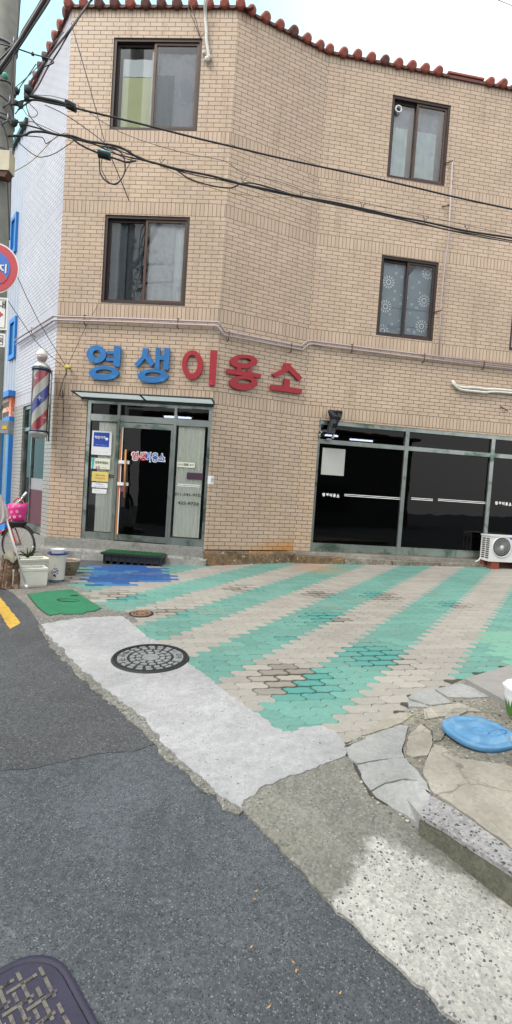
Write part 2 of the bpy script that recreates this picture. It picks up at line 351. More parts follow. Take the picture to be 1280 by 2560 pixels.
def jag(poly, step, amp, seed=0, fr=9):
    out = []; n = len(poly)
    for i in range(n):
        a, b = poly[i], poly[(i+1) % n]; L = (b-a).length; k = max(1, int(L/step)); d = (b-a).normalized(); nn = V((-d.y, d.x, 0))
        for j in range(k):
            p = a.lerp(b, j/k); w = amp*(noise.noise(p*fr+V((seed, 0, 0)))+.6*noise.noise(p*fr*3.1+V((0, seed, 3))))
            out.append(p+nn*w)
    return out
def sheet(name, pts, h, mat, step=.04, amp=.012, seed=0, thick=.02, org=None, fr=9):
    P = [gp(x, y) if not isinstance((x, y), V) else None for x, y in pts]
    P = jag(P, step, amp, seed, fr) if amp else P
    P = [V((p.x, p.y, gz(p.x, p.y)+h)) for p in P]
    mb = MB(); mb.prism(P, V((0, 0, -thick)), mat); return mb.build(name, org=org)
mb = MB(); S = 90
mb.face([V((x, y, gz(x, y)-.012)) for x, y in ((-S, -S), (S, -S), (S, S), (-S, S))], ASPH, up=(0, 0, 1))
struct(mb.build('road', org=(0, 0, 0)))
struct(sheet('sidewalk', [(-260, 1478), (-60, 1462), (0, 1465), (34, 1482), (66, 1510), (104, 1562), (150, 1556), (250, 1549), (326, 1548), (262, 1498), (172, 1448), (205, 1395), (160, 1370), (112, 1352), (60, 1310), (20, 1275), (-260, 1268)], -.003, SIDE, seed=1))
struct(sheet('concrete_strip', [(103, 1562), (150, 1553), (215, 1545), (300, 1541), (318, 1549), (366, 1592), (415, 1615), (470, 1655), (560, 1729), (640, 1785), (706, 1832), (760, 1820), (800, 1815), (846, 1830), (868, 1868), (856, 1895), (780, 1922), (720, 1946), (650, 1972), (632, 1990), (612, 2004), (603, 2024), (578, 2010), (532, 1975), (470, 1918), (430, 1882), (398, 1846), (360, 1800), (300, 1752), (250, 1712), (205, 1676), (150, 1618), (120, 1590)], .006, STRIP, seed=2, amp=.022, step=.02, fr=13))
struct(sheet('concrete_apron', [(585, 2012), (640, 1960), (720, 1930), (850, 1870), (900, 1930), (1060, 2060), (1300, 2215), (1500, 2340), (1500, 2800), (1330, 2700), (1150, 2556), (1000, 2425), (900, 2326), (836, 2266), (760, 2186), (700, 2124), (640, 2056)], .001, APRON, seed=3, amp=.016, step=.02, fr=13))
struct(sheet('asphalt_patch', [(-300, 1900), (-100, 1935), (0, 1926), (90, 1912), (180, 1893), (245, 1882), (330, 1876), (392, 1856), (430, 1882), (470, 1925), (300, 1752), (150, 1618), (103, 1570), (66, 1512), (34, 1484), (0, 1468), (-60, 1464), (-300, 1480)][:8]+[(400, 1850), (300, 1756), (205, 1680), (150, 1622), (106, 1572), (60, 1512), (0, 1470), (-300, 1474)], -.009, ASPH2, seed=8, amp=.02, thick=.004))
BORD = ground_mat('crumbled_concrete_edge', (.13, .13, .115), (.23, .23, .21), 30, [((.05, .05, .05), .0, .22), ((.30, .30, .28), .3, .45)], .95, 1.0, sscale=75)
struct(sheet('strip_border', [(96, 1566), (104, 1556), (150, 1560), (300, 1700), (480, 1900), (600, 2000), (598, 2034), (565, 2018), (520, 1985), (455, 1925), (412, 1892), (378, 1852), (340, 1812), (288, 1765), (232, 1722), (180, 1672), (130, 1618)], -.002, BORD, seed=12, amp=.028, step=.025, fr=12))
struct(sheet('strip_border', [(96, 1545), (160, 1530), (250, 1520), (330, 1532), (345, 1555), (300, 1560), (150, 1570), (100, 1566)], .0025, BORD, seed=13, amp=.02, step=.025, fr=12))
YEL = pm('yellow_road_paint', (.52, .33, .045), .7, 0, .5, 14, .3, c2=(.20, .16, .08), thr=(.62, .7), s2=9)
struct(sheet('yellow_line', [(-60, 1445), (-10, 1462), (0, 1490), (52, 1556), (24, 1571), (0, 1531), (-40, 1480)], -.006, YEL, seed=5, amp=.01, thick=.005))
# ------------------------------------------------------------------ interlocking pavers (one mesh; two fired colours of paint)
PAVE, t, b = nt('paver_paint'); at = t.nodes.new('ShaderNodeAttribute'); at.attribute_name = 'tint'; co = texco(t)
cc = mixc(t, 1, at.outputs['Color'], ramp(t, noisen(t, 30, 5, .7, co), [(.3, .84), (.7, 1.04)]), 'MULTIPLY')
cc = mixc(t, ramp(t, noisen(t, 2.3, 6, .7, co, .5), [(.54, 0.0), (.74, .45)]), cc, (.19, .18, .15))
rp = gp(800, 1420); mpx = t.nodes.new('ShaderNodeVectorMath'); mpx.operation = 'DISTANCE'; t.links.new(t.nodes.new('ShaderNodeNewGeometry').outputs['Position'], mpx.inputs[0]); mpx.inputs[1].default_value = rp
cc = mixc(t, ramp(t, mathn(t, 'ADD', mpx.outputs['Value'], mathn(t, 'MULTIPLY', noisen(t, 4, 5, .7, co), .6)), [(.35, .6), (.95, 0.0)]), cc, (.27, .145, .055))
t.links.new(cc, b.inputs['Base Color']); b.inputs['Roughness'].default_value = .7
bumpn(t, noisen(t, 70, 5, .7, co), .25, .004, b)
def inpoly(x, y, P):
    c = False; n = len(P)
    for i in range(n):
        a, d = P[i], P[(i+1) % n]
        if (a.y > y) != (d.y > y) and x < (d.x-a.x)*(y-a.y)/(d.y-a.y)+a.x: c = not c
    return c
PR = [(168, 1452), (205, 1418), (300, 1412), (420, 1408), (520, 1400), (610, 1402), (700, 1404), (775, 1407), (900, 1410), (1050, 1413), (1240, 1415), (1500, 1426), (1900, 1440), (1900, 1560), (1500, 1615), (1282, 1664), (1155, 1697), (1090, 1720), (1035, 1745), (1000, 1800), (900, 1835), (800, 1850), (720, 1850), (640, 1800), (560, 1738), (470, 1665), (366, 1600), (318, 1556), (262, 1508), (215, 1478)]
PRg = [gp(x, y) for x, y in PR]
PRi = [gp(x-(14 if y > 1500 and x < 720 else 0), y+(14 if y > 1500 and x < 1000 else 0)) for x, y in PR]
mb = MB(); mb.face([V((p.x, p.y, p.z-.010)) for p in PRg], BED, up=(0, 0, 1)); struct(mb.build('paving_bed'))
L_, W_ = .2306, .1161; thp = radians(12.3); rr = V((cos(thp), sin(thp), 0)); nn_ = V((-rr.y, rr.x, 0)); o0 = V((0, 1.392, 0))
bl = [(232, 1411), (300, 1411), (360, 1410), (370, 1410), (374, 1419), (408, 1417), (412, 1430), (430, 1434), (430, 1446), (422, 1457), (352, 1457), (330, 1458), (322, 1467), (226, 1467), (230, 1456), (208, 1453), (214, 1440), (226, 1436)]
BLg = [gp(*q) for q in bl]
pv, pf, pc = [], [], []
wear = [(gp(740, 1700), .42), (gp(600, 1470), .35), (gp(800, 1484), .35), (gp(940, 1640), .45), (gp(420, 1530), .3), (gp(1130, 1512), .3), (gp(820, 1545), .3), (gp(950, 1490), .35), (gp(300, 1490), .35), (gp(720, 1600), .12)]
edge_u = lambda s_: .0068*sin(4*pi*s_/L_)
for j in range(10, 90):
    for i in range(-42, 30):
        c0 = o0+rr*(L_*(i+.5*j))+nn_*(W_*j); ctr = c0+rr*(L_/2)+nn_*(W_/2)
        if ctr.x < -3.2 or ctr.x > 6.5 or ctr.y < 2.5 or ctr.y > 10.2: continue
        if not inpoly(ctr.x, ctr.y, PRi): continue
        wv = 0
        for wp_, wr in wear:
            d = (V((ctr.x, ctr.y, 0))-V((wp_.x, wp_.y, 0))).length
            wv = max(wv, 1-d/wr) if d < wr*1.6 else wv
        wv = min(1, max(0, wv*1.7+.35*noise.noise(ctr*1.3))+max(0, noise.noise(ctr*2.1+V((5, 1, 0)))-.25)*.8)
        gap = .0006+.0062*wv+.0006*random.random()
        s_ = (i % 6 in (0, 1, 2)); k = random.uniform(-1, 1); fa = noise.noise(ctr*.55+V((9, 3, 0)))
        if s_:
            cl = V((.092, .222, .190))*(1+.10*k+.18*fa)
            if wv > .35: cl = cl.lerp(V((.045, .205, .19)), min(.8, wv*.8))
            if ctr.x > 2.4 and ctr.y < 5.6: cl = cl.lerp(V((.14, .31, .225)), .7)
        else:
            cl = V((.248, .238, .216))*(1+.10*k+.16*fa)
            if wv > .5 and random.random() < .4: cl *= .72
        if inpoly(ctr.x, ctr.y, BLg): cl = V((.010, .068, .235))*(1+.08*k) if noise.noise(ctr*2.3) < .18 else V((.03, .13, .29)); s_ = True
        dirt = cl.lerp(V((.10, .075, .04)) if not s_ else V((.02, .13, .11)), .04+.86*wv)
        dz = random.uniform(-.0012, .0012)-.002*wv; tx, ty = random.uniform(-.006, .006), random.uniform(-.006, .006)
        loop = []
        nS = 8
        for q in range(nS+1): loop.append((q/nS*L_, edge_u(q/nS*L_)))
        for q in (1, 2, 3): loop.append((L_+.016*sin(2*pi*q/4), W_*q/4))
        for q in range(nS, -1, -1): loop.append((q/nS*L_, W_+edge_u(q/nS*L_)))
        for q in (3, 2, 1): loop.append((.016*sin(2*pi*q/4), W_*q/4))
        n = len(loop); base = len(pv)
        for ins, z in ((gap, -.014), (gap, -.003), (gap+.006+.011*wv, 0.0)):
            for (a, b_) in loop:
                ca, cb = a-L_/2, b_-W_/2
                ca *= 1-ins/(L_/2); cb *= 1-ins/(W_/2)
                p = ctr+rr*ca+nn_*cb
                pv.append((p.x, p.y, gz(p.x, p.y)+z+dz+tx*ca+ty*cb))
        for q in range(n):
            q2 = (q+1) % n
            for lv in (0, 1):
                pf.append((base+lv*n+q, base+lv*n+q2, base+(lv+1)*n+q2, base+(lv+1)*n+q)); pc.append((dirt, dirt, dirt, dirt) if lv == 0 else (dirt, dirt, cl, cl))
        pf.append(tuple(range(base+2*n, base+3*n))); pc.append([cl]*n)
me = bpy.data.meshes.new('paving'); me.from_pydata(pv, [], pf); me.materials.append(PAVE)
ca_ = me.color_attributes.new(name='tint', type='FLOAT_COLOR', domain='CORNER'); dat = []
for c in pc:
    for q in c: dat += [q[0], q[1], q[2], 1]
ca_.data.foreach_set('color', dat); o = bpy.data.objects.new('paving', me); col.objects.link(o); struct(o)
# ------------------------------------------------------------------ raised flagstones and granite kerb at the right
K0 = gp(1045, 2065); K1 = gp(1280, 2215); kd = (K1-K0); kd.z = 0; kd.normalize(); kn = V((-kd.y, kd.x, 0))
if kn.x < 0: kn = -kn
_a = gp(868, 1870); _b = gp(1160, 1697)          # the raised corner is one tilted plane: 85 mm at the kerb, flush with the pavers
def _solve():
    r1 = V((_a.x-K0.x, _a.y-K0.y)); r2 = V((_b.x-K0.x, _b.y-K0.y)); z1, z2 = .018-.085, .012-.085
    det = r1.x*r2.y-r1.y*r2.x; return (z1*r2.y-z2*r1.y)/det, (r1.x*z2-r2.x*z1)/det
_sx, _sy = _solve()
def hh(p): return .085+_sx*(p.x-K0.x)+_sy*(p.y-K0.y)
def gh(x, y, add=0.0):
    h = .05
    for _ in range(6): p = gp(x, y, h); h = hh(p)+add
    return V((p.x, p.y, gz(p.x, p.y)+h))
def slab(mb, pts, mat, add=.012, thick=.03, amp=.008, seed=0, step=.03):
    P = jag([gh(q[0], q[1], add) if len(q) == 2 else gp(*q) for q in pts], step, amp, seed, 14)
    c = sum(P, V())/len(P)
    for i in range(len(P)): a, b_ = P[i], P[(i+1) % len(P)]; mb.face([c+V((0, 0, .002*noise.noise(c*9))), a, b_], mat, up=(0, 0, 1)); mb.face([a, b_, b_-V((0, 0, thick)), a-V((0, 0, thick))], mat, up=((a+b_)/2-c))
mb = MB(); P = [gh(x, y) for x, y in [(862, 1864), (905, 1838), (1022, 1772), (1060, 1742), (1156, 1699), (1284, 1662), (1500, 1610), (1700, 1560), (1800, 2300), (1500, 2290), (1280, 2160), (1095, 2030), (1078, 1985), (1050, 1935), (1012, 1893), (1003, 1850), (960, 1832)]]
mb.prism(P, V((0, 0, -.13)), DIRT); struct(mb.build('dirt_patch'))
struct(sheet('dirt_patch', [(866, 1860), (1005, 1815), (1080, 1985), (1055, 2060), (980, 2022), (925, 1990), (888, 1925)], .010, BED, seed=6, amp=.004))
mb = MB()
slab(mb, [(866, 1870, .014), (900, 1848, .016), (1000, 1812), (1022, 1815), (1010, 1850), (1004, 1880), (1011, 1893), (960, 1897, .05), (893, 1908, .022), (872, 1894, .012)], SLABW, .013, .12, seed=1)
slab(mb, [(893, 1912, .020), (980, 1896, .055), (1013, 1896), (1048, 1930), (1078, 1982), (1050, 1952), (1005, 1946), (962, 1956, .045), (928, 1976, .010), (905, 1944, .010)], SLABW, .011, .12, seed=2)
slab(mb, [(930, 1980, .012), (964, 1960, .045), (1005, 1950, .075), (1046, 1956), (1077, 1988), (1050, 2036, .08), (1042, 2056, .02), (985, 2020, .010), (940, 1994, .010)], SLABW, .014, .13, seed=3)
slab(mb, [(1016, 1862), (1022, 1838), (1050, 1810), (1078, 1828), (1082, 1856), (1068, 1888), (1035, 1893), (1018, 1886)], SLABY, .012, seed=4)
slab(mb, [(1072, 1890), (1086, 1860), (1110, 1868), (1150, 1895), (1260, 1910), (1400, 1960), (1500, 2050), (1500, 2262), (1280, 2118), (1200, 2060), (1130, 2010), (1085, 1982), (1054, 1926)], SLABY, .012, seed=5, amp=.012)
slab(mb, [(1055, 1806), (1075, 1800), (1110, 1796), (1130, 1770), (1180, 1768), (1130, 1800), (1100, 1850), (1084, 1850), (1080, 1826)], DIRT, .012, seed=11)
slab(mb, [(1022, 1742), (1050, 1724), (1082, 1722), (1110, 1742), (1128, 1756), (1078, 1762), (1024, 1746)], SLABW, .010, seed=6)
slab(mb, [(1020, 1750), (1062, 1762), (1076, 1768), (1022, 1766)], SLABW, .010, seed=7)
slab(mb, [(1088, 1722), (1150, 1708), (1185, 1716), (1236, 1740), (1180, 1744), (1120, 1742)], SLABW, .010, seed=8)
slab(mb, [(1058, 1772), (1100, 1762), (1150, 1758), (1205, 1778), (1150, 1778), (1110, 1790), (1062, 1798)], SLABY, .010, seed=9)
slab(mb, [(950, 1800), (1000, 1780), (1034, 1786), (1006, 1806), (960, 1822), (905, 1838)], SLABY, .006, seed=10)
struct(mb.build('flagstones'))
def kerb(name, pts_in, pts_out, lab):
    mb = MB(); a = [gh(*p, .014) for p in pts_in]; c = [gh(*p, .014) for p in pts_out]
    top = a+c[::-1]; top = jag(top, .05, .004, 3, 20); mb.prism(top, V((0, 0, -.02)), GRAN)
    nrm = -kn
    for i in range(len(c)-1):
        p, q = c[i], c[i+1]; z = V((0, 0, -.14)); o1 = -nrm*.012
        mb.hexa([p+z+o1, q+z+o1, q+z+kn*.1, p+z+kn*.1, p+V((0, 0, -.021))+o1*.3, q+V((0, 0, -.021))+o1*.3, q+V((0, 0, -.021))+kn*.1, p+V((0, 0, -.021))+kn*.1], MOSS)
    return struct(mb.build(name))
kerb('kerb', [(1078, 1990), (1130, 2016), (1200, 2066), (1280, 2124), (1500, 2268)], [(1048, 2036), (1110, 2070), (1180, 2116), (1280, 2180), (1500, 2316)], '')
# pebbles and grit gathered in the cracks and along the kerb foot
mb = MB(); PEB = pm('pebble', (.38, .36, .31), .8, 0, .4, 20); PEB2 = pm('dark_pebble', (.10, .10, .09), .8, 0, .4, 20)
def pebble(p, r, m):
    q = [random.uniform(.7, 1.3) for _ in range(3)]
    mb.lathe([(r*.6*q[0], 0), (r*q[1], r*.35), (r*.5*q[2], r*.7)], p, m, n=6, sx=random.uniform(.7, 1.3))
for a, b_, nb in [((1045, 2068), (1280, 2218), 26), ((870, 1880), (930, 1990), 24), ((1020, 1780), (1240, 1745), 30), ((930, 1990), (1040, 2066), 16)]:
    for i in range(nb):
        f = random.random(); x = a[0]+(b_[0]-a[0])*f+random.gauss(0, 6); y = a[1]+(b_[1]-a[1])*f+random.gauss(0, 5)
        p = gp(x, y) if y > 1900 or x < 930 else gh(x, y, .002); p.z += 0.0; pebble(p, random.uniform(.004, .011), random.choice([PEB, PEB, PEB2]))
for i in range(70):
    x, y = random.uniform(1060, 1280), random.uniform(1700, 1920); pebble(gh(x, y, .002), random.uniform(.003, .009), random.choice([PEB, PEB2]))
tag(mb.build('pebbles'), 'loose grit and small pebbles along the kerb foot and in cracks', 'gravel', kind='stuff')
mb = MB(); LEAF = pm('dry_weed', (.20, .17, .06), .8, 0, .4, 20)
for cx, cy, sp in [(1035, 1790, 14), (1172, 1700, 8), (1098, 1820, 4)]:
    for i in range(26):
        p = gh(cx+random.gauss(0, sp*.8), cy+random.gauss(0, sp*.6), .0); a = random.uniform(0, 6.28); L = random.uniform(.01, .03)
        d = V((cos(a), sin(a), random.uniform(.2, 1))).normalized()*L; s_ = V((-sin(a), cos(a), 0))*.003
        mb.hexa([p-s_, p+s_, p+s_+V((0, 0, .001)), p-s_+V((0, 0, .001)), p+d-s_*.4, p+d+s_*.4, p+d+s_*.4+V((0, 0, .001)), p+d-s_*.4+V((0, 0, .001))], LEAF)
tag(mb.build('weeds'), 'dry brown weeds rooted in the cracks between the flagstones', 'weeds', kind='stuff')
# ------------------------------------------------------------------ world, sun
w = bpy.data.worlds.new('World'); scn.world = w; w.use_nodes = True; t = w.node_tree; bg = t.nodes['Background']
SUN_EL, SUN_AZ = radians(52), radians(-128)          # azimuth from +Y towards +X: high over the street, thin cloud
sky = t.nodes.new('ShaderNodeTexSky'); sky.sky_type = 'NISHITA'; sky.sun_disc = False; sky.sun_elevation = SUN_EL; sky.sun_rotation = SUN_AZ
sky.dust_density = 2.2; sky.ozone_density = .6; sky.air_density = 1.0
co = t.nodes.new('ShaderNodeTexCoord').outputs['Generated']; mp = t.nodes.new('ShaderNodeMapping'); mp.inputs['Scale'].default_value = (1, 1, 2.2); t.links.new(co, mp.inputs[0])
cl = ramp(t, noisen(t, 1.7, 6, .6, mp.outputs[0], .5), [(.40, .88), (.66, .98)])
sx = t.nodes.new('ShaderNodeSeparateXYZ'); t.links.new(co, sx.inputs[0])
gx = mathn(t, 'MAXIMUM', ramp(t, mathn(t, 'ADD', mathn(t, 'MULTIPLY', sx.outputs[0], .5), .5), [(.46, 0.0), (.66, 1.0)]), ramp(t, mathn(t, 'SUBTRACT', .6, sx.outputs[1]), [(.0, 0.0), (.45, 1.0)]))
mx = mixc(t, cl, sky.outputs[0], mixc(t, gx, (2.7, 4.6, 4.9), (6.6, 6.6, 6.5))); mx = mixc(t, 1, mx, ramp(t, sx.outputs[2], [(0.0, .62), (1.0, 1.0)]), 'MULTIPLY'); t.links.new(mx, bg.inputs[0]); bg.inputs[1].default_value = .14
sd = bpy.data.lights.new('sun', 'SUN'); sd.energy = 1.5; sd.angle = radians(24); sd.color = (1, .93, .84); so = bpy.data.objects.new('sun', sd); col.objects.link(so)
dirn = V((sin(SUN_AZ)*cos(SUN_EL), cos(SUN_AZ)*cos(SUN_EL), sin(SUN_EL))); so.rotation_euler = dirn.to_track_quat('Z', 'Y').to_euler(); so.location = (3, 3, 12)
scn.view_settings.view_transform = 'Standard'; scn.view_settings.look = 'None'; scn.view_settings.gamma = 1; scn.view_settings.exposure = 1.22
# ------------------------------------------------------------------ the brick building
ZM = [(-1, -1), (0, 0), (2.483, 2.45), (2.70, 2.66), (3.848, 3.85), (4.075, 4.06), (5.573, 5.60), (5.782, 5.81), (6.753, 6.79), (6.95, 7.0), (8.754, 8.82), (8.962, 9.03), (9.5, 9.57)]
def zv(z):
    for (a, x), (b, y) in zip(ZM, ZM[1:]):
        if z <= b: return x+(y-x)*(z-a)/(b-a)
    return z
WO_AT = wrect(A, 285, 93, 492, 327); WO_AM = wrect(A, 263, 538, 463, 766)
OPA = [(.74, 2.23, 6.955, 8.436), (.745, 2.20, 4.088, 5.557), (.60, 2.775, .03, 2.44)]
OPC = [(1.26, 2.40, 6.96, 8.42), (1.285, 2.415, 4.10, 5.565), (.325, 5.9, .01, 2.45), (3.99, 5.2, 4.10, 5.565), (4.4, 5.6, 6.96, 8.42)]
OPB = [(.40, 1.98, -.05, 2.45)]
bld = thing('brick_building', (0, 9.5, 0), 'three-storey tan glazed brick corner building with red tiled eave, barber shop on its ground floor', 'building')
def wall(w, name, mat, ops, umax, depth=.13, uoff=0.0, umin=0.0, top=8.965):
    us = sorted(set([umin, umax]+[v for o in ops for v in o[:2]])); zs = sorted(set([0.0, top]+[z for z, _ in ZM if 0 < z < top]+[v for o in ops for v in o[2:] if v > 0]))
    mb = MB()
    for i in range(len(us)-1):
        for j in range(len(zs)-1):
            a, b, c, d = us[i], us[i+1], zs[j], zs[j+1]; cu, cz = (a+b)/2, (c+d)/2
            if any(o[0] < cu < o[1] and o[2] < cz < o[3] for o in ops): continue
            mb.face([w.P(a, c), w.P(b, c), w.P(b, d), w.P(a, d)], mat, uv=[(a+uoff, zv(c)), (b+uoff, zv(c)), (b+uoff, zv(d)), (a+uoff, zv(d))], up=w.n)
    for (a, b, c, d) in ops:
        c = max(c, 0.0)
        for (p, q, u_) in ((a, c, (w.d)), (b, c, -w.d)):
            zz = [c]+[z for z, _ in ZM if c < z < d]+[d]
            for k in range(len(zz)-1):
                mb.face([w.P(p, zz[k]), w.P(p, zz[k+1]), w.P(p, zz[k+1], -depth), w.P(p, zz[k], -depth)], mat, uv=[(0, zv(zz[k])), (0, zv(zz[k+1])), (depth, zv(zz[k+1])), (depth, zv(zz[k]))], up=u_)
        for z, up in ((c, V((0, 0, 1))), (d, V((0, 0, -1)))):
            mb.face([w.P(a, z), w.P(b, z), w.P(b, z, -depth), w.P(a, z, -depth)], mat, uv=[(a, 0.07), (b, .07), (b, depth+.07), (a, depth+.07)], up=up)
    return mb.build(name, bld)
wall(A, 'wall', BR, OPA, A.L, uoff=.02); wall(M, 'wall', BRR, [], M.L, uoff=.06); wall(C_, 'wall', BR, OPC, 6.6, uoff=-.03)
tag(wall(B, 'wall', BLV, OPB, 2.66, uoff=.1), 'side wall of glazed brick along the lane, sky sheen painted in as pale lavender')
mb = MB(); PLA = flat('rear_plaster', (.3, .3, .3), .9)   # rear walls, floor and roof deck close the shell
c0 = C_.P(6.6, 0); b0 = B.P(2.66, 0); back = [V((c0.x, c0.y, 0)), V((6.4, 15.5, 0)), V((-5.3, 15.5, 0)), V((b0.x, b0.y, 0))]
for p, q in zip(back, back[1:]): mb.face([p, q, q+V((0, 0, 8.965)), p+V((0, 0, 8.965))], PLA)
mb.build('rear_wall', bld)
mb = MB(); fl = [V((E0.x, E0.y, 0)), V((E1.x, E1.y, 0)), V((E2.x, E2.y, 0))]+back
DKF = flat('shop_floor', (.12, .11, .10), .5)
for z, ins in ((.02, .0), (2.9, 0), (5.85, 0), (8.95, 0)): mb.face([V((p.x, p.y, z)) if z != .02 else V((p.x, p.y, z)) for p in fl], DKF if z < 1 else PLA, up=(0, 0, 1))
mb.build('floor_slab', bld)
# plinth and ragged footing
mb = MB()
mb.wbox(A, -.03, 2.80, -.135, 0.0, -.02, .035, CON); mb.wbox(A, .0, 2.78, -.001, .032, -.12, .015, CON)
mb.wbox(B, .0, 2.66, -.3, 0.0, -.05, .03, CON)
mb.build('plinth', bld)
FOOT = ground_mat('stained_footing_concrete', (.19, .175, .145), (.27, .255, .215), 9, [((.33, .32, .29), .0, .1)], .9, .9, sscale=35, c3=(.10, .075, .05))
FOOTR = ground_mat('rusty_footing_concrete', (.11, .075, .045), (.20, .14, .08), 9, [((.30, .27, .2), .0, .1)], .9, .9, sscale=30, c3=(.34, .15, .03))
def footing(w, u0, u1, zt, zb, d0, mat, seed, rag=.02):
    mb = MB(); n = int((u1-u0)/.05); f = lambda u, k: noise.noise(V((u*3.3, seed, k)))*rag+noise.noise(V((u*12, seed, k)))*rag*.5
    R = [[], [], [], []]
    for i in range(n+1):
        u = u0+(u1-u0)*i/n; z2 = zb(u) if callable(zb) else zb
        R[0].append(w.P(u, zt, -.06)); R[1].append(w.P(u, zt+f(u, 0)*.3, d0*.75+f(u, 1))); R[2].append(w.P(u, zt-.04+f(u, 2)*.5, d0+f(u, 3))); R[3].append(w.P(u, z2-.05, d0+.03+f(u, 4)*1.3))
    mb.rings(R, mat, False, False, closed=False, smooth=False); return mb
gzw = lambda w: (lambda u: gz(w.P(u, 0).x, w.P(u, 0).y))
fb = footing(A, -.1, 2.85, -.135, gzw(A), .13, CON, 3, .035)
fb.build('footing', bld)
footing(M, -.05, M.L+.1, -.015, gzw(M), .10, FOOTR, 5, .05).build('footing', bld)
CONL = ground_mat('ledge_concrete', (.23, .225, .20), (.30, .295, .265), 8, None, .9, .5, crack=1.3)
mb = MB()
mb.wbox(C_, -.12, 6.6, -.07, -.003, -.1, .07, CONL)
for k in range(7): mb.wbox(C_, .0+k*.94, .925+k*.94, -.24, -.075+.004*(k % 2), -.02, .20+.004*((k*7) % 3), FOOT if k else FOOTR)
mb.build('step_ledge', bld)
# ---------- roof: clay barrel tiles round the eave
CLAY = pm('red_clay_tile', (.34, .075, .048), .55, 0, .4, 9, .3, c2=(.12, .05, .042), thr=(.55, .72), s2=6)
CLAYD = pm('dark_weathered_tile', (.15, .05, .04), .7, 0, .5, 9, .3)
mb = MB()
def eave(w, u0, u1, step, ph, skip=()):
    n = int((u1-u0)/step)+1; up = V((0, 0, .34))
    for k in range(n):
        u = u0+ph+k*step
        if u > u1 or any(a < u < b_ for a, b_ in skip): continue
        jz = random.uniform(-.008, .008); r = .082*random.uniform(.95, 1.05)
        d = (-w.n+up).normalized(); p0 = w.P(u, 8.935+jz, .065)
        prof = [(r*.55, -.012), (r*.95, -.004), (r, .012), (r*.93, .32), (r*1.0, .325), (r*.93, .62), (r, .625), (r*.9, .95)]
        mb.lathe(prof, p0, CLAY if random.random() > .25 else CLAYD, n=14, axis=d, sx=1, sy=1)
        # concave pan tile between this barrel and the next: sags below
        pts0, pts1 = [], []
        for q in range(7):
            a = pi*q/6; du = (step-.1)/2*(-cos(a)); dzz = -.055*sin(a)
            base = w.P(u+step/2+du, 8.945+dzz, .045); pts0.append(base); pts1.append(base+d*.9)
        for off in (0, .016):
            for q in range(6):
                o_ = V((0, 0, -off)); mb.face([pts0[q]+o_, pts0[q+1]+o_, pts1[q+1]+o_, pts1[q]+o_], CLAYD, smooth=True)
        for q in range(6): mb.face([pts0[q], pts0[q+1], pts0[q+1]+V((0, 0, -.016)), pts0[q]+V((0, 0, -.016))], CLAYD)
        # small ridge bulge higher up the roof slope, seen between the barrels
        mb.lathe([(.05, 0), (.055, .03), (.05, .5)], w.P(u+step*.55, 9.15, -.50), CLAYD, n=8, axis=d)
    mb.wbox(w, max(u0, -.02), u1, 8.885, 8.93, .002, .030, CLAYD)
    for a, b_ in skip: mb.wbox(w, a, b_, 8.966, 9.0, -.1, .03, CLAY)
eave(A, -.10, 2.86, .262, .05); eave(M, .1, M.L-.08, .265, .12); eave(C_, .0, 6.6, .258, .02, skip=((2.28, 3.0),)); eave(B, .12, 2.66, .30, .1)
rz0 = 9.10
pk = [V((E0.x+.3, E0.y+.9, 9.20)), V((-.8, 9.6, 9.20)), V((.7, 10.3, 9.20)), V((c0.x, c0.y+1, 9.20)), V((6.4, 15.5, 9.20)), V((-5.3, 15.5, 9.20)), V((b0.x+.8, b0.y, 9.20))]
mb.face(pk, CLAYD, up=(0, 0, 1))
mb.build('roof', bld)
# ---------- sliding windows
def slide_window(w, op, split, left_front, mat, matd, back, sashz=None):
    u0, u1, z0, z1 = op; f = .045; dpt = -.045
    mb = MB()
    def ring(mb, a, b, c, d, t_, o0, o1, m):
        mb.wbox(w, a, a+t_, c, d, o0, o1, m); mb.wbox(w, b-t_, b, c, d, o0, o1, m)
        mb.wbox(w, a+t_, b-t_, d-t_, d, o0, o1-.001, m); mb.wbox(w, a+t_, b-t_, c, c+t_, o0, o1-.001, m)
    ring(mb, u0+.002, u1-.002, z0+.002, z1-.002, f, -.125, dpt+.03, matd)
    win = mb.build('window', bld); um = u0+(u1-u0)*split
    for side in (0, 1):
        a, b = (u0+f+.001, um+.03) if side == 0 else (um-.03, u1-f-.001); front = (side == 1)
        o1 = -.035 if front else -.075
        mb = MB(); ring(mb, a, b, z0+f+.002, z1-f-.002, .042, o1-.028, o1, mat if front else matd); mb.build('sash', win)
        mb = MB(); mb.wbox(w, a+.036, b-.036, z0+f+.036, z1-f-.036, o1-.018, o1-.014, GL_UP); mb.build('pane', win)
    back(w, win, (u0+f, um, z0+f, z1-f), (um, u1-f, z0+f, z1-f))
    return win
def curtain(w, win, r, mat, off=-.17, folds=4, amp=.012, name='curtain', poly=None):
    a, b, c, d = r; n = max(2, int(folds*6)); mb = MB(); R = [[], []]
    for i in range(n+1):
        u = a+(b-a)*i/n; o_ = off+amp*sin(2*pi*folds*i/n)+amp*.5*sin(2*pi*folds*2.3*i/n)
        R[0].append(w.P(u, c, o_)); R[1].append(w.P(u, d, o_))
    mb.rings(R, mat, False, False, closed=False); return mb.build(name, win)
CUR_Y = pm('yellow_green_blind', (.70, .72, .42), .8, 0, .12, 3); CUR_W = pm('white_net_curtain', (.82, .86, .87), .8, 0, .1, 5)
CUR_G = pm('grey_curtain', (.34, .35, .40), .8, 0, .2, 4, c2=(.24, .26, .30), thr=(.52, .56), s2=2.5); CUR_D = pm('dark_room', (.035, .04, .045), .9, 0, .2, 3)
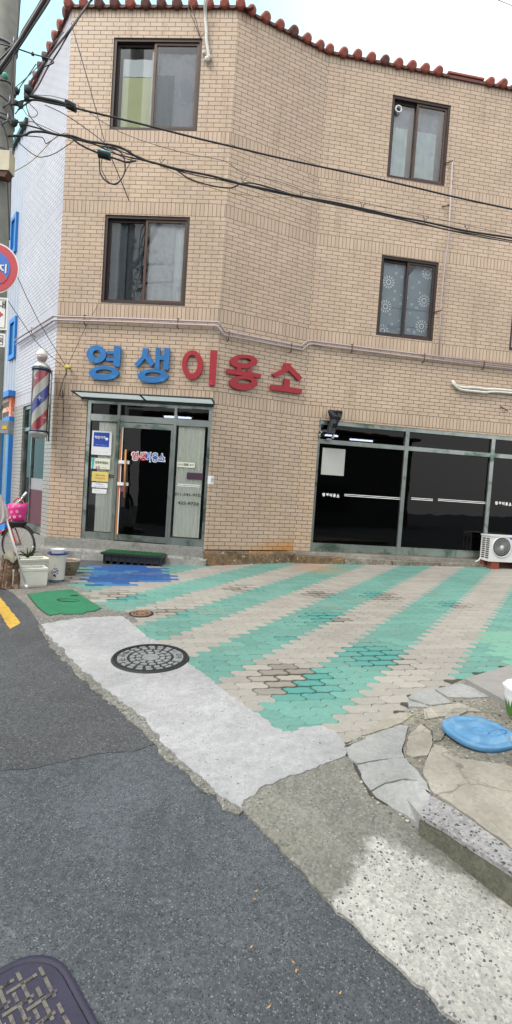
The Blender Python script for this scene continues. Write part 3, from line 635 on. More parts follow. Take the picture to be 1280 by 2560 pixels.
CUR_B = pm('blue_grey_curtain', (.27, .34, .39), .8, 0, .15, 4); CUR_T = pm('frosted_film', (.60, .68, .66), .6, 0, .3, 5, c2=(.42, .50, .54), thr=(.48, .62), s2=3)
CUR_P = pm('brown_pillar_film', (.30, .25, .22), .8, 0, .2, 3); FLW = pm('printed_white_flowers', (.84, .88, .90), .8, 0, .1, 9)
def room(w, win, r):  # dark lining behind the panes
    a, b, c, d = r; mb = MB(); mb.wbox(w, a-.05, b+.05, c-.05, d+.05, -.62, -.6, CUR_D); mb.build('room_lining', win)
def bk_AT(w, win, L, R):
    room(w, win, (L[0], R[1], L[2], L[3])); H_ = L[3]-L[2]
    curtain(w, win, (L[0]+.08, L[1]-.06, L[2]+.02, L[2]+H_*.66), CUR_Y, -.16, 2, .004, 'blind_or_reflection')
    curtain(w, win, (L[0]+.08, L[1]-.07, L[2]+H_*.665, L[2]+H_*.87), CUR_W, -.155, 2, .006, 'net_curtain')
    curtain(w, win, (L[1]-.09, L[1]+.03, L[2], L[2]+H_*.95), CUR_W, -.14, 1, .01, 'net_curtain')
    curtain(w, win, (R[0]+.02, R[1], R[2], R[3]-.08), CUR_G, -.16, 5, .008)
    curtain(w, win, (R[0], R[0]+.30, R[2], R[2]+H_*.68), pm('slate_cloth', (.12, .16, .19), .8), -.14, 2, .01, 'hanging_cloth')
def bk_AM(w, win, L, R):
    room(w, win, (L[0], R[1], L[2], L[3])); curtain(w, win, (L[0]+.30, L[1]-.1, L[2], L[3]), pm('charcoal_blind', (.085, .10, .115), .8), -.2, 2, .004)
    curtain(w, win, (L[0], L[0]+.3, L[2], L[3]), pm('dim_grey_cloth', (.14, .16, .18), .8), -.17, 2, .01)
    curtain(w, win, (R[0], R[1]-.22, R[2], R[3]), pm('pale_sky_reflection', (.66, .68, .70), .7), -.12, 1, .003, 'blind_or_reflection'); curtain(w, win, (R[1]-.25, R[1], R[2], R[3]), CUR_W, -.15, 2, .015, 'net_curtain')  # pale sheet stands for the bright sky reflected in the right pane
def bk_CT(w, win, L, R):
    room(w, win, (L[0], R[1], L[2], L[3])); H_ = L[3]-L[2]
    for r in (L, R):
        curtain(w, win, (r[0], r[1]-.13, r[2], r[2]+H_*.7), CUR_T, -.15, 3, .006, 'film'); curtain(w, win, (r[0], r[1], r[2]+H_*.7, r[3]), CUR_G, -.16, 3, .006, 'curtain')
        curtain(w, win, (r[1]-.13, r[1], r[2], r[3]), CUR_P, -.155, 1, .002, 'film')
    mb = MB(); p = w.P(L[0]+.10, L[3]-.16, -.06); mb.lathe([(.05, -.06), (.062, .0), (.066, .03), (.05, .032), (.048, -.03)], p, WHT, n=20, axis=w.n, cap0=False, cap1=False); mb.lathe([(.035, -.05), (.035, 0)], p, BLK, n=14, axis=w.n); mb.build('vent_duct', win)
def flowers(mb, w, win, r, off, n, holes=None, seed=0):
    a, b, c, d = r
    def disc(u, z, r0, r1, k=16):
        o1 = [w.P(u+r1*cos(2*pi*i/k), z+r1*sin(2*pi*i/k), off) for i in range(k)]; i1 = [w.P(u+r0*cos(2*pi*i/k), z+r0*sin(2*pi*i/k), off) for i in range(k)]
        for i in range(k):
            us = [(q-w.o).dot(w.d) for q in (o1[i], o1[(i+1) % k])]
            if min(us) < a or max(us) > b or not (c < o1[i].z < d): continue
            if holes and holes((us[0], o1[i].z)): continue
            mb.face([o1[i], o1[(i+1) % k], i1[(i+1) % k], i1[i]], FLW)
    def petals(u, z, R_, k=13):
        for i in range(k):
            th = 2*pi*i/k; cx, cz = u+R_*cos(th), z+R_*sin(th); s_ = R_*.17; pts = []
            for q in range(6): ph = 2*pi*q/6; x, y = s_*1.7*cos(ph), s_*.8*sin(ph); pts.append((cx+x*cos(th)-y*sin(th), cz+x*sin(th)+y*cos(th)))
            if any(not (a < p[0] < b and c < p[1] < d) for p in pts) or (holes and holes(pts[0])): continue
            mb.face([w.P(p[0], p[1], off) for p in pts], FLW)
    for (fu, fz, R_) in n:
        u = a+(b-a)*fu; z = c+(d-c)*fz
        disc(u, z, R_*.28, R_*.46)
        if R_ > .07: petals(u, z, R_*.82)
    mb.build('curtain', win)
def bk_CM(w, win, L, R):
    room(w, win, (L[0], R[1], L[2], L[3]))
    a, b, c, d = L; mL = MB(); mL.face([w.P(a, c, -.15), w.P(b, c, -.15), w.P(b, d, -.15), w.P(a, d, -.15)], CUR_B)
    mb = MB(); a, b, c, d = R; mb.face([w.P(a, c, -.15), w.P(b, c, -.15), w.P(b, d, -.15), w.P(a+.22, d, -.15), w.P(a, d-.27, -.15)], CUR_B)
    hole = lambda p: (p[0]-a) < .22*(1-(d-p[1])/.27)+.03 if p[1] > d-.27 else False
    flowers(mL, w, win, L, -.143, [(.35, .73, .12), (.62, .62, .05), (.30, .40, .12), (.50, .30, .05), (.26, .07, .12), (.62, .86, .055), (.85, .82, .05), (.62, .51, .055), (.88, .58, .04), (.88, .46, .05), (.60, .17, .055), (.86, .23, .04), (.88, .12, .05), (.6, .96, .05)], seed=1)
    flowers(mb, w, win, R, -.143, [(.82, .92, .12), (.52, .78, .055), (.30, .70, .04), (.58, .64, .05), (.76, .54, .12), (.30, .47, .05), (.50, .43, .055), (.26, .35, .04), (.58, .30, .05), (.74, .19, .12), (.26, .12, .06), (.48, .10, .055), (.2, .02, .04), (.6, .0, .06), (.1, .55, .05), (.08, .24, .05)], hole, 2)
def bk_plain(w, win, L, R):
    room(w, win, (L[0], R[1], L[2], L[3])); curtain(w, win, (L[0], R[1], L[2], L[3]), CUR_T, -.16, 5, .01)
slide_window(A, OPA[0], .48, 0, BRN, BRND, bk_AT); slide_window(A, OPA[1], .50, 0, BRN, BRND, bk_AM)
slide_window(C_, OPC[0], .46, 0, BRN, BRND, bk_CT); slide_window(C_, OPC[1], .49, 0, BRND, BRND, bk_CM); slide_window(C_, OPC[3], .5, 0, BRND, BRND, bk_plain); slide_window(C_, OPC[4], .5, 0, BRND, BRND, bk_plain)
# ---------- shop front on the door face
def member(mb, w, a, b, c, d, o1=-.02, o0=-.10, m=None): mb.wbox(w, a, b, c, d, o0, o1, m or ALU)
u0, u1, z0, z1 = OPA[2]
mb = MB()
member(mb, A, u0+.001, .665, z0, z1-.002); member(mb, A, 2.72, u1-.001, z0, z1-.002)
member(mb, A, .666, 2.719, 2.385, z1-.003, -.022)
member(mb, A, 1.135, 1.185, z0, 2.384, -.018); member(mb, A, 2.125, 2.172, z0, 2.384, -.018)
member(mb, A, .666, 1.134, 2.09, 2.205, -.024); member(mb, A, 1.186, 2.124, 2.10, 2.205, -.024); member(mb, A, 2.173, 2.719, 2.09, 2.20, -.024)
member(mb, A, .666, 1.134, z0, .16, -.024); member(mb, A, 2.173, 2.719, z0, .165, -.024)
sf = mb.build('shop_front', bld)
def pane(w, parent, a, b, c, d, off=-.06, m=GL_DK): mb = MB(); mb.wbox(w, a, b, c, d, off-.005, off, m); return mb.build('pane', parent)
pane(A, sf, .64, 1.14, 2.2, 2.39); pane(A, sf, 1.18, 2.13, 2.2, 2.39); pane(A, sf, 2.165, 2.73, 2.19, 2.39)
pane(A, sf, .64, 1.14, .15, 2.1, -.062, GL_SIDE); pane(A, sf, 2.165, 2.73, .155, 2.1, -.062, GL_SIDE)
CRM = pm('cream_curtain', (.80, .82, .74), .85, 0, .12, 5)
curtain(A, sf, (.80, 1.13, .17, 2.08), CRM, -.088, 5, .010); curtain(A, sf, (2.20, 2.66, .18, 2.09), CRM, -.088, 7, .010)
mb = MB(); mb.wbox(A, .60, 1.16, .0, 2.1, -.30, -.29, CUR_D); mb.wbox(A, 2.15, 2.78, .0, 2.1, -.30, -.29, CUR_D); mb.build('room_lining', sf)
mb = MB()
member(mb, A, 1.19, 1.245, .05, 2.09, -.028, -.075); member(mb, A, 2.085, 2.12, .05, 2.09, -.028, -.075)
member(mb, A, 1.246, 2.084, 2.0, 2.089, -.029, -.075); member(mb, A, 1.246, 2.084, .05, .155, -.029, -.075)
door = mb.build('door', bld)
pane(A, door, 1.24, 2.09, .15, 2.01, -.05)
WOODH = pm('orange_wood', (.50, .22, .07), .45, 0, .3, 20)
mb = MB(); h0 = A.uz(315, 1140, .03); mb.tube([A.P(1.355, .80, .055), A.P(1.340, 1.62, .055)], .017, WOODH, 12)
mb.build('handle', door)
for z in (1.405, 1.03): mb = MB(); mb.wbox(A, 1.215, 1.40, z-.028, z+.028, -.012, .035, WHT); mb.build('handle_clamp', door)
mb = MB(); mb.wbox(A, 1.212, 1.238, .15, 2.0, -.027, -.018, pm('orange_edge_strip', (.50, .16, .03), .4)); mb.wbox(A, 1.239, 1.252, .15, 2.0, -.027, -.018, WHT); mb.build('edge_strip', door)
mb = MB(); mb.wbox(A, 1.255, 1.30, .90, 1.0, -.045, -.043, flat('pink_tag', (.75, .12, .35))); mb.build('pink_tag', door)
# black joint under the awning
# ---------- shop window on the wide face
mb = MB(); u0, u1, z0, z1 = OPC[2]
member(mb, C_, u0+.001, .368, z0, z1-.002, -.015); member(mb, C_, .369, u1, 2.375, z1-.003, -.02)
for a in (2.035, 3.815, 5.6): member(mb, C_, a, a+.075, z0, 2.374, -.017)
for a, b_ in ((.369, 2.034), (2.111, 3.814), (3.891, 5.599)):
    member(mb, C_, a, b_, 2.02, 2.10, -.021); member(mb, C_, a, b_, z0, .165, -.022)
swf = mb.build('shop_window', bld)
for a, b_ in ((.36, 2.04), (2.10, 3.82), (3.885, 5.61)):
    pane(C_, swf, a, b_, 2.095, 2.38); pane(C_, swf, a, b_, .16, 2.03)
mb = MB(); mb.wbox(C_, .35, 6.3, 1.2, 1.2005, -4.2, -4.199, CUR_D)
# ---------- window on the lane side
mb = MB(); u0, u1, z0, z1 = OPB[0]
member(mb, B, u0+.001, .45, 0, z1-.002, -.03); member(mb, B, 1.93, u1-.001, 0, z1-.002, -.03); member(mb, B, .451, 1.929, 2.38, z1-.003, -.03)
member(mb, B, 1.36, 1.41, .0, 2.379, -.03); member(mb, B, .451, 1.359, .0, .14, -.031); member(mb, B, 1.411, 1.929, .0, .14, -.031); member(mb, B, .451, 1.929, 1.95, 2.02, -.035)
sw = mb.build('side_window', bld)
for a, b_, c, d in ((.44, 1.37, .13, 1.96), (1.40, 1.94, .13, 1.96), (.44, 1.94, 2.01, 2.39)): pane(B, sw, a, b_, c, d, -.06, GL_SIDE)
mb = MB(); MAR = pm('maroon_reflection', (.10, .025, .045), .5, 0, .2, 4); mb.wbox(B, .4, 1.98, .0, .78, -.2, -.18, MAR); mb.wbox(B, .4, 1.98, .79, 1.02, -.21, -.19, pm('grey_reflection_back', (.35, .35, .37), .5)); mb.wbox(B, .4, 1.98, 1.02, 2.45, -.5, -.48, pm('dim_interior', (.16, .19, .20), .8, 0, .3, 2)); mb.wbox(B, .42, 1.96, 1.05, 1.08, -.1, -.07, WHT); mb.build('window_backing', sw)  # maroon and grey boards repeat the reflected street colours behind the glass
mb = MB(); mb.wbox(B, .455, 1.355, .145, .80, -.058, -.052, MAR); mb.wbox(B, .455, 1.355, .803, 1.02, -.058, -.052, pm('grey_reflection', (.30, .30, .32), .5)); mb.build('window_reflection', sw)  # maroon and grey sheets paint the street's reflection onto the glass
# ------------------------------------------------------------------ neighbours
u7, z7 = B.uz(68, 312); NB = Wall(V((B.P(2.66, 0).x, B.P(2.66, 0).y)), dB, 9, (-dB.y, dB.x))
BLU = pm('bright_blue_paint', (.02, .20, .60), .4, 0, .15, 8)
RIB = pm('grey_blue_cladding', (.40, .44, .52), .4, .2, .15, 4)
bb = thing('clad_building', NB.P(0, -.1), 'grey ribbed metal clad building with bright blue window frames and door further along the lane', 'building')
mb = MB(); zt = B.uz(68, 312)[1]
prof = []; u = 0
while u < 9: prof += [(u, .0), (u+.10, .0), (u+.13, -.035), (u+.20, -.035), (u+.23, 0)]; u += .23
R = [[NB.P(u, -.3, o_) for u, o_ in prof], [NB.P(u, zt, o_) for u, o_ in prof]]; mb.rings(R, RIB, False, False, closed=False, smooth=False)
mb.hexa([NB.P(0, -.3, -4), NB.P(9, -.3, -4), NB.P(9, -.3, -.05), NB.P(0, -.3, -.05), NB.P(0, zt, -4), NB.P(9, zt, -4), NB.P(9, zt, -.05), NB.P(0, zt, -.05)], RIB)
mb.build('wall', bb)
mb = MB(); mb.wbox(NB, -.05, 9, zt, zt+.10, -.06, .06, pm('dark_green_trim', (.02, .06, .06), .5)); mb.build('roof_edge', bb)
def nbframe(x0, y0, x1, y1, name, glass=True, t_=.09):
    a, z_1 = NB.uz(x0, y0); b, z_0 = NB.uz(x1, y1)
    return a, b, z_0, z_1
for (px0, pyt, px1, pyb) in ((46, 530, 33, 628), (44, 790, 29, 893)):
    a, z_1 = NB.uz(px0, pyt); z_0 = NB.uz(px0-4, pyb)[1]; b = NB.uz(px1, pyt)[0]
    mb = MB(); t_ = .09
    mb.wbox(NB, a, a+t_, z_0, z_1, -.02, .045, BLU); mb.wbox(NB, b-t_, b, z_0, z_1, -.02, .045, BLU); mb.wbox(NB, a+t_, b-t_, z_1-t_, z_1, -.02, .044, BLU); mb.wbox(NB, a+t_, b-t_, z_0, z_0+t_, -.02, .044, BLU)
    wf = mb.build('window', bb); mb = MB(); mb.wbox(NB, a+t_, b-t_, z_0+t_, z_1-t_, -.01, .012, pm('blue_dark_glass', (.015, .14, .34), .15)); mb.build('pane', wf)
zb1 = NB.uz(36, 990)[1]; zb0 = NB.uz(36, 1042)[1]
mb = MB(); mb.wbox(NB, .0, 9, zb1-.02, zb1+.10, 0, .14, BLU); mb.build('ledge', bb)
mb = MB(); mb.wbox(NB, .03, 9, zb0, zb1-.021, .0, .07, pm('peach_sign_board', (.70, .42, .33), .5, 0, .2, 3, c2=(.55, .13, .04), thr=(.5, .52), s2=.8)); sg = mb.build('sign_board', bb)
mb = MB(); DKT = flat('dark_lettering', (.05, .03, .03))
for j in range(2):
    mb = MB(); z_ = (zb0+zb1)/2-.22+j*.22; mb.prism([NB.P(.22, z_, .073), NB.P(.34, z_, .073), NB.P(.36, z_+.03, .073), NB.P(.42, z_+.03, .073), NB.P(.44, z_, .073), NB.P(.76, z_, .073), NB.P(.76, z_+.12, .073), NB.P(.22, z_+.12, .073)], -NB.n*.003, DKT); mb.build('sign_lettering', sg)
mb = MB(); mb.wbox(NB, .0, 9, zb0-.12, zb0-.001, .0, .10, BLU)
for a in (.03, .75, 1.5, 2.4, 3.3, 4.2): mb.wbox(NB, a, a+.13, -.2, zb0-.121, .0, .09, BLU)
mb.wbox(NB, .16, .74, -.2, .25, .0, .06, BLU); mb.wbox(NB, .89, 5, -.2, .15, .0, .06, BLU); df = mb.build('door_frame', bb)
mb = MB(); mb.wbox(NB, .1, 6, -.2, zb0-.12, .0, .03, pm('pale_green_glass', (.25, .34, .34), .2, 0, .3, 2)); mb.wbox(NB, 1.0, 1.4, .8, 1.9, .03, .035, WHT); mb.build('pane', df)
mb = MB(); mb.tube([NB.P(.84, .75, .14), NB.P(.84, 1.55, .14)], .02, WOODH, 8); mb.build('handle', df)
# the house across the lane, behind the camera: it is what the shop glass reflects
oh = thing('opposite_house', (1.5, -7, -.8), 'plain dark rendered house across the street facing the barber shop', 'building')
mb = MB(); OH = pm('dark_render', (.10, .095, .09), .9, 0, .3, 2); mb.box((3, -9, 1.6), (22, 4, 5.6), OH); mb.build('wall', oh)
mb = MB(); mb.box((3, -9, 4.47), (22.6, 4.6, .14), CLAYD); mb.build('roof', oh)
for i in range(4):
    mb = MB(); x = -4.5+i*4.6; mb.box((x, -6.98, .9), (1.7, .1, 1.5), BRND); wn = mb.build('window', oh); mb = MB(); mb.box((x, -6.925, .9), (1.5, .02, 1.3), flat('dark_glass', (.02, .025, .03), .1)); mb.build('pane', wn)
# ------------------------------------------------------------------ raised shop letters (each letter is bolted on by itself)
SB = pm('sign_blue', (.006, .15, .43), .45, 0, .3, 8, .1, c2=(.02, .20, .47), thr=(.55, .7), s2=7)
SR = pm('sign_red', (.35, .006, .018), .45, 0, .3, 8, .1, c2=(.42, .03, .06), thr=(.58, .72), s2=7)
def sq(x, y): return (200+x/2.207, 840+y/2.207)
def letter(name, w, mat, rings, polys, label):
    mb = MB(); k = 0
    for (cx, cy, rx, ry), (ix, iy, jx, jy) in rings:
        off = .055+.0012*k; k += 1; o_, i_ = [], []
        for q in range(36):
            a = 2*pi*q/36; o_.append(w.at(*sq(cx+rx*cos(a), cy+ry*sin(a)), off)); i_.append(w.at(*sq(ix+jx*cos(a), iy+jy*sin(a)), off))
        mb.ringprism(o_, i_, -w.n*.04, mat)
        for a in (1.2, 4.0): p = w.at(*sq(cx+rx*.8*cos(a), cy+ry*.8*sin(a)), off-.03); mb.tube([p, p-w.n*.028], .008, BLK, 6)
    for pl in polys:
        off = .055+.0012*k; k += 1; mb.prism([w.at(*sq(*q), off) for q in pl], -w.n*.04, mat)
    tag(mb.build(name), label, 'sign letter', 'raised letters of the shop sign above the door')
letter('sign_letter', A, SB, [((90, 100, 54, 49), (91, 98, 21, 20)), ((131, 204, 83, 39), (131, 198, 46, 14))], [[(148, 80), (188, 83), (188, 100), (148, 98)], [(146, 118), (186, 121), (186, 138), (146, 136)], [(187, 55), (225, 57), (218, 171), (183, 166)]], 'leftmost blue raised sign letter, a ring with a barred upright above a flat oval')
letter('sign_letter', A, SB, [((402, 220, 85, 38), (402, 213, 44, 13))], [[(346, 66), (378, 68), (374, 106), (318, 171), (299, 157), (341, 108)], [(356, 122), (380, 104), (412, 148), (391, 170)], [(418, 64), (443, 65), (438, 185), (412, 183)], [(440, 108), (464, 110), (462, 132), (438, 130)], [(465, 64), (496, 67), (488, 187), (458, 185)]], 'second blue raised sign letter, a slanted fork and twin uprights above a flat oval')
letter('sign_letter', A, SR, [((620, 158, 58, 80), (618, 155, 30, 51))], [[(720, 78), (757, 80), (744, 272), (709, 270)]], 'red raised sign letter of one tall ring beside a single upright bar')
letter('sign_letter', M, SR, [((905, 140, 76, 38), (905, 136, 38, 14)), ((903, 258, 78, 40), (905, 251, 42, 13))], [[(811, 181), (1000, 209), (998, 232), (808, 206)], [(868, 172), (891, 175), (889, 196), (865, 192)], [(926, 182), (949, 184), (946, 205), (923, 201)]], 'red raised sign letter with one flat ring above and one below a long bar')
letter('sign_letter', M, SR, [], [[(1128, 148), (1168, 152), (1150, 192), (1082, 229), (1058, 210), (1118, 182)], [(1144, 184), (1165, 164), (1229, 231), (1209, 248)], [(1128, 235), (1160, 239), (1156, 288), (1124, 284)], [(1055, 268), (1228, 292), (1222, 320), (1050, 296)]], 'rightmost red raised sign letter, a peaked roof shape over a short stem and base bar')
# ------------------------------------------------------------------ canopy over the door
GRN = pm('dark_grey_steel', (.06, .07, .07), .45, .4, .3, 8)
ca = thing('door_canopy', A.P(1.5, 2.5, 0), 'shallow flat canopy of pale panels in a dark steel frame over the shop door', 'canopy')
PANL = pm('pale_canopy_sheet', (.62, .68, .69), .4, 0, .25, 3)
_t = PANL.node_tree; _ms = _t.nodes.new('ShaderNodeMixShader'); _tl = _t.nodes.new('ShaderNodeBsdfTranslucent'); _tl.inputs[0].default_value = (.72, .78, .80, 1); _ms.inputs[0].default_value = .7
_t.links.new(_t.nodes['Principled BSDF'].outputs[0], _ms.inputs[1]); _t.links.new(_tl.outputs[0], _ms.inputs[2]); _t.links.new(_ms.outputs[0], _t.nodes['Material Output'].inputs[0])
ua, ub = .50, 2.80
def cpt(u, f, dz=0): return A.P(u, 2.475+.035*f+dz, .02+.34*f)
for a, b in ((ua, 1.60), (1.64, ub)):
    mb = MB(); mb.hexa([cpt(a, 0), cpt(b, 0), cpt(b, .97), cpt(a, .97), cpt(a, 0, .006), cpt(b, 0, .006), cpt(b, .97, .006), cpt(a, .97, .006)], PANL); mb.build('panel', ca)
mb = MB()
for (p, q) in ((cpt(ua-.03, .98), cpt(ub+.02, .98)), (cpt(ua-.02, .02), cpt(ub+.01, .02)), (cpt(ua-.015, .0), cpt(ua-.03, 1)), (cpt(ub+.01, 0), cpt(ub+.02, 1)), (cpt(1.62, 0), cpt(1.62, 1))):
    mb.tube([p, q], .014, GRN, 6)
mb.wbox(A, ua, ub, 2.44, 2.462, -.02, .03, GRN); mb.build('frame', ca)
# ------------------------------------------------------------------ pipes and hoses on the walls
PIP = pm('pinkish_white_pipe', (.38, .32, .34), .4, 0, .2, 12); STL = pm('grey_steel', (.22, .23, .24), .4, .6, .3, 12); RST = pm('rusty_clip', (.10, .045, .03), .8, 0, .4, 20)
gpipe = thing('gas_pipe_run', A.P(1.3, 3.8, .05), 'pair of thin pinkish pipes running side by side above the shop sign', 'pipe')
def pr(lst): return [w_.at(x, y, o_) for (w_, x, y, o_) in lst]
up = pr([(B, 37, 851, .07), (B, 90, 818, .07), (B, 134, 790, .07)])+pr([(A, 143, 791, .07), (A, 300, 796, .06), (A, 545, 805, .06)])+pr([(M, 549, 808, .09), (M, 562, 829, .06), (M, 660, 848, .06), (M, 752, 866, .06), (M, 766, 854, .06), (M, 780, 852, .06)])+pr([(C_, 806, 856, .05), (C_, 1000, 880, .05), (C_, 1300, 915, .05)])
lo = pr([(B, 40, 861, .07), (B, 90, 829, .07), (B, 134, 801, .07)])+pr([(A, 143, 800, .07), (A, 300, 805, .06), (A, 542, 814, .06)])+pr([(M, 545, 817, .09), (M, 559, 838, .06), (M, 660, 857, .06), (M, 756, 875, .06), (M, 770, 862, .06), (M, 782, 860, .06)])+pr([(C_, 806, 864, .05), (C_, 1000, 889, .05), (C_, 1300, 925, .05)])
for P_ in (up, lo): mb = MB(); mb.tube(P_, .017, PIP, 8); mb.build('pipe', gpipe)
for (w_, x, y) in ((A, 211, 797), (A, 445, 806), (M, 572, 838), (M, 728, 868), (C_, 880, 869), (C_, 1061, 893), (C_, 1210, 911), (B, 80, 828)):
    mb = MB(); u, z = w_.uz(x, y, .06); mb.tube([w_.P(u, z-.09, .0), w_.P(u, z-.07, .06), w_.P(u, z+.06, .08), w_.P(u, z+.075, .0)], .008, RST, 6); mb.build('bracket', gpipe)
vp = thing('riser_pipe', C_.at(1100, 880, .05), 'thin pinkish vertical pipe rising between the small windows on the right wall', 'pipe')
mb = MB(); mb.tube(pr([(C_, 1131, 404, .05), (C_, 1122, 590, .05), (C_, 1108, 700, .05), (C_, 1101, 800, .05), (C_, 1097, 893, .05)]), .014, PIP, 8); mb.build('pipe', vp)
for (x, y) in ((1131, 402), (1122, 512), (1102, 776)):
    mb = MB(); u, z = C_.uz(x, y, .05); mb.tube([C_.P(u-.11, z-.02, 0), C_.P(u-.06, z-.03, .04), C_.P(u, z, .06), C_.P(u+.02, z+.01, 0)], .010, RST, 6); mb.build('bracket', vp)
HOS = pm('white_tape_wrap', (.62, .62, .58), .6, 0, .2, 20, .3)
mb = MB(); mb.tube(smooth_path(pr([(A, 519, -4, .16), (A, 514, 10, .13), (A, 513, 40, .06), (A, 516, 78, .05), (A, 516, 100, .05), (A, 520, 128, .05), (A, 522, 142, .05)])), .027, HOS, 10)
hz = tag(mb.build('taped_hose'), 'white taped hose hanging from the tiled eave beside the top left window', 'hose')
def blob(c, r, mat, seed=0, sc=(1, 1, 1), amp=.35, n=14, m=10, name=None, mb=None, fr=3.0):
    own = mb is None; mb = mb or MB(); R = []
    for i in range(m+1):
        th = pi*i/m; ring = []
        for j in range(n):
            ph = 2*pi*j/n; d = V((sin(th)*cos(ph), sin(th)*sin(ph), cos(th)))
            rr_ = r*(1+amp*noise.noise(d*fr+V((seed, seed*2, 0)))+amp*.5*noise.noise(d*fr*2.6+V((seed, 0, 1)))) if 0 < i < m else r*.9
            ring.append(V(c)+V((d.x*sc[0], d.y*sc[1], d.z*sc[2]))*rr_)
        R.append(ring)
    mb.rings(R, mat, False, False); return mb
mb = blob(A.at(518, 148, .05), .05, HOS, 3, (1, .7, .9)); blob(A.at(510, 133, .04), .03, HOS, 5, mb=mb); blob(A.at(524, 143, .05), .035, HOS, 8, mb=mb); mb.build('tape_clump', None).parent = None
o = bpy.data.objects['tape_clump']; tag(o, 'crumpled clump of white tape at the lower end of the hanging hose', 'tape')
ah = thing('insulated_pipe_pair', C_.at(1200, 975, .05), 'two white wrapped air conditioner pipes running along the right wall above the shop window', 'pipe')
for dy, sd_ in ((0, 0), (7, 2)):
    mb = MB(); P_ = smooth_path(pr([(C_, 1131, 953+dy*.3, -.02), (C_, 1134, 956+dy*.5, .05), (C_, 1145, 966+dy*.7, .05), (C_, 1162, 969+dy, .05), (C_, 1192, 970+dy*1.3, .05), (C_, 1214, 973+dy*1.2, .05), (C_, 1240, 974+dy*.8, .05), (C_, 1320, 980+dy, .05)]), 4); mb.tube(P_, [.024+.002*sin(i*1.9+sd_) for i in range(len(P_))], HOS, 9); mb.build('pipe', ah)
mb = MB(); mb.tube(pr([(C_, 1252, 1017, .0), (C_, 1256, 1019, .05), (C_, 1270, 1028, .05)]), .010, BLK, 6); tag(mb.build('wall_hook'), 'short black hook sticking out of the right wall near its edge', 'hook')
# ------------------------------------------------------------------ notices, stickers and lettering
def panel(name, w, x0, y0, x1, y1, off, mat, label, cat, th=.004, grp=None):
    u0, u1, z0, z1 = wrect(w, x0, y0, x1, y1, off); t_ = thing(name, w.P((u0+u1)/2, z0, off), label, cat, grp)
    mb = MB(); mb.wbox(w, u0, u1, z0, z1, off-th, off, mat); mb.build('sheet', t_); return t_
def words(parent, w, items, name='lettering'):
    for (body, x0, y0, x1, y1, off, mat, bold) in items:
        mb = MB(); wtext(mb, w, body, x0, y0, x1, y1, off, mat, bold); mb.build(name, parent)
PW = pm('white_paper', (.68, .70, .72), .55, 0, .06, 5); PB = pm('royal_blue_print', (.01, .05, .36), .4, 0, .06, 5); PC = pm('cream_print', (.64, .66, .55), .5, 0, .06, 5)
PY = pm('yellow_print', (.62, .52, .14), .5, 0, .1, 5); INK = flat('black_ink', (.02, .02, .02)); GIN = flat('green_ink', (.03, .10, .03)); RIN = flat('orange_ink', (.55, .14, .05)); WIN = flat('white_ink', (.78, .8, .8)); TIN = flat('teal_ink', (.03, .36, .36)); VIN = flat('violet_ink', (.30, .20, .35)); BIN = flat('blue_ink', (.02, .09, .42)); PIN = flat('red_ink', (.62, .03, .08))
OF = -.040
g = 'notices on the glass left of the door'
p1 = panel('notice', A, 231, 1076, 277, 1139, OF, PW, 'tall white notice with royal blue square, topmost on the left door pane', 'notice', grp=g)
mb = MB(); u0, u1, z0, z1 = wrect(A, 235, 1080, 272, 1118, OF+.002); mb.wbox(A, u0, u1, z0, z1, OF, OF+.002, PB); mb.build('blue_print', p1)
words(p1, A, [('착한가격', 237, 1089, 263, 1098, OF+.004, WIN, .02), ('물가안정모범업소', 240, 1111, 267, 1114, OF+.004, WIN, .0), ('행정안전부 부산광역시', 234, 1129, 270, 1132, OF+.002, VIN, 0)])
mb = MB(); c = A.at(267, 1098, OF+.004); mb.lathe([(.03, 0), (.02, .002)], c, WIN, n=6, axis=A.n); mb.build('house_mark', p1)
p2 = panel('notice', A, 229, 1144, 274, 1174, OF, PC, 'cream notice with teal left edge and dark green heading under the blue one', 'notice', grp=g)
mb = MB(); mb.prism([A.at(x, y, OF+.002) for x, y in ((230, 1145), (237, 1145), (235, 1156), (233, 1171), (229.5, 1172))], -A.n*.001, TIN); mb.build('teal_print', p2)
words(p2, A, [('경로우대업소', 238, 1152, 271, 1161, OF+.003, GIN, .03), ('부산광역시 중구', 254, 1168, 268, 1171, OF+.003, INK, 0), ('효', 239, 1165, 244, 1171, OF+.003, PIN, .02), ('도', 245, 1165, 250, 1171, OF+.003, BIN, .02)])
p3 = panel('notice', A, 230, 1178, 270, 1205, OF, PY, 'yellow notice with two lines of print on the left door pane', 'notice', grp=g)
words(p3, A, [('매주', 239, 1186, 246, 1190, OF+.003, GIN, .02), ('화요일은', 248, 1186, 262, 1191, OF+.003, RIN, .02), ('정기휴일입니다', 238, 1193, 263, 1198, OF+.003, RIN, .02)])
p4 = panel('notice', A, 229.5, 1205.5, 268.5, 1220.5, OF-.001, PW, 'small white notice joined to the bottom of the yellow one', 'notice', grp=g)
words(p4, A, [('위생업소', 240, 1208, 258, 1212, OF+.002, VIN, .01), ('중구 제 29호', 236, 1214, 262, 1218, OF+.002, VIN, .01)])
p5 = panel('notice', A, 230.5, 1221, 266, 1235, OF-.002, PW, 'lowest white notice with fine violet print on the left door pane', 'notice', grp=g)
words(p5, A, [('소방시설 안내', 236, 1224, 252, 1227, OF+.001, VIN, 0), ('전화 051-425-9732', 234, 1229, 264, 1232, OF+.001, VIN, 0)])
mb = MB()
for k, z in enumerate((1.135, 1.165)): mb.wbox(A, .70, 1.12, z-.008, z+.008, -.0605, -.0595, INK)
tag(mb.build('glass_stripe'), 'pair of thin black stripes across the left door pane', 'stripe')
st = thing('door_sticker', A.at(370, 1142, -.04), 'shop name sticker on the dark door glass, red and blue characters outlined in white', 'sticker')
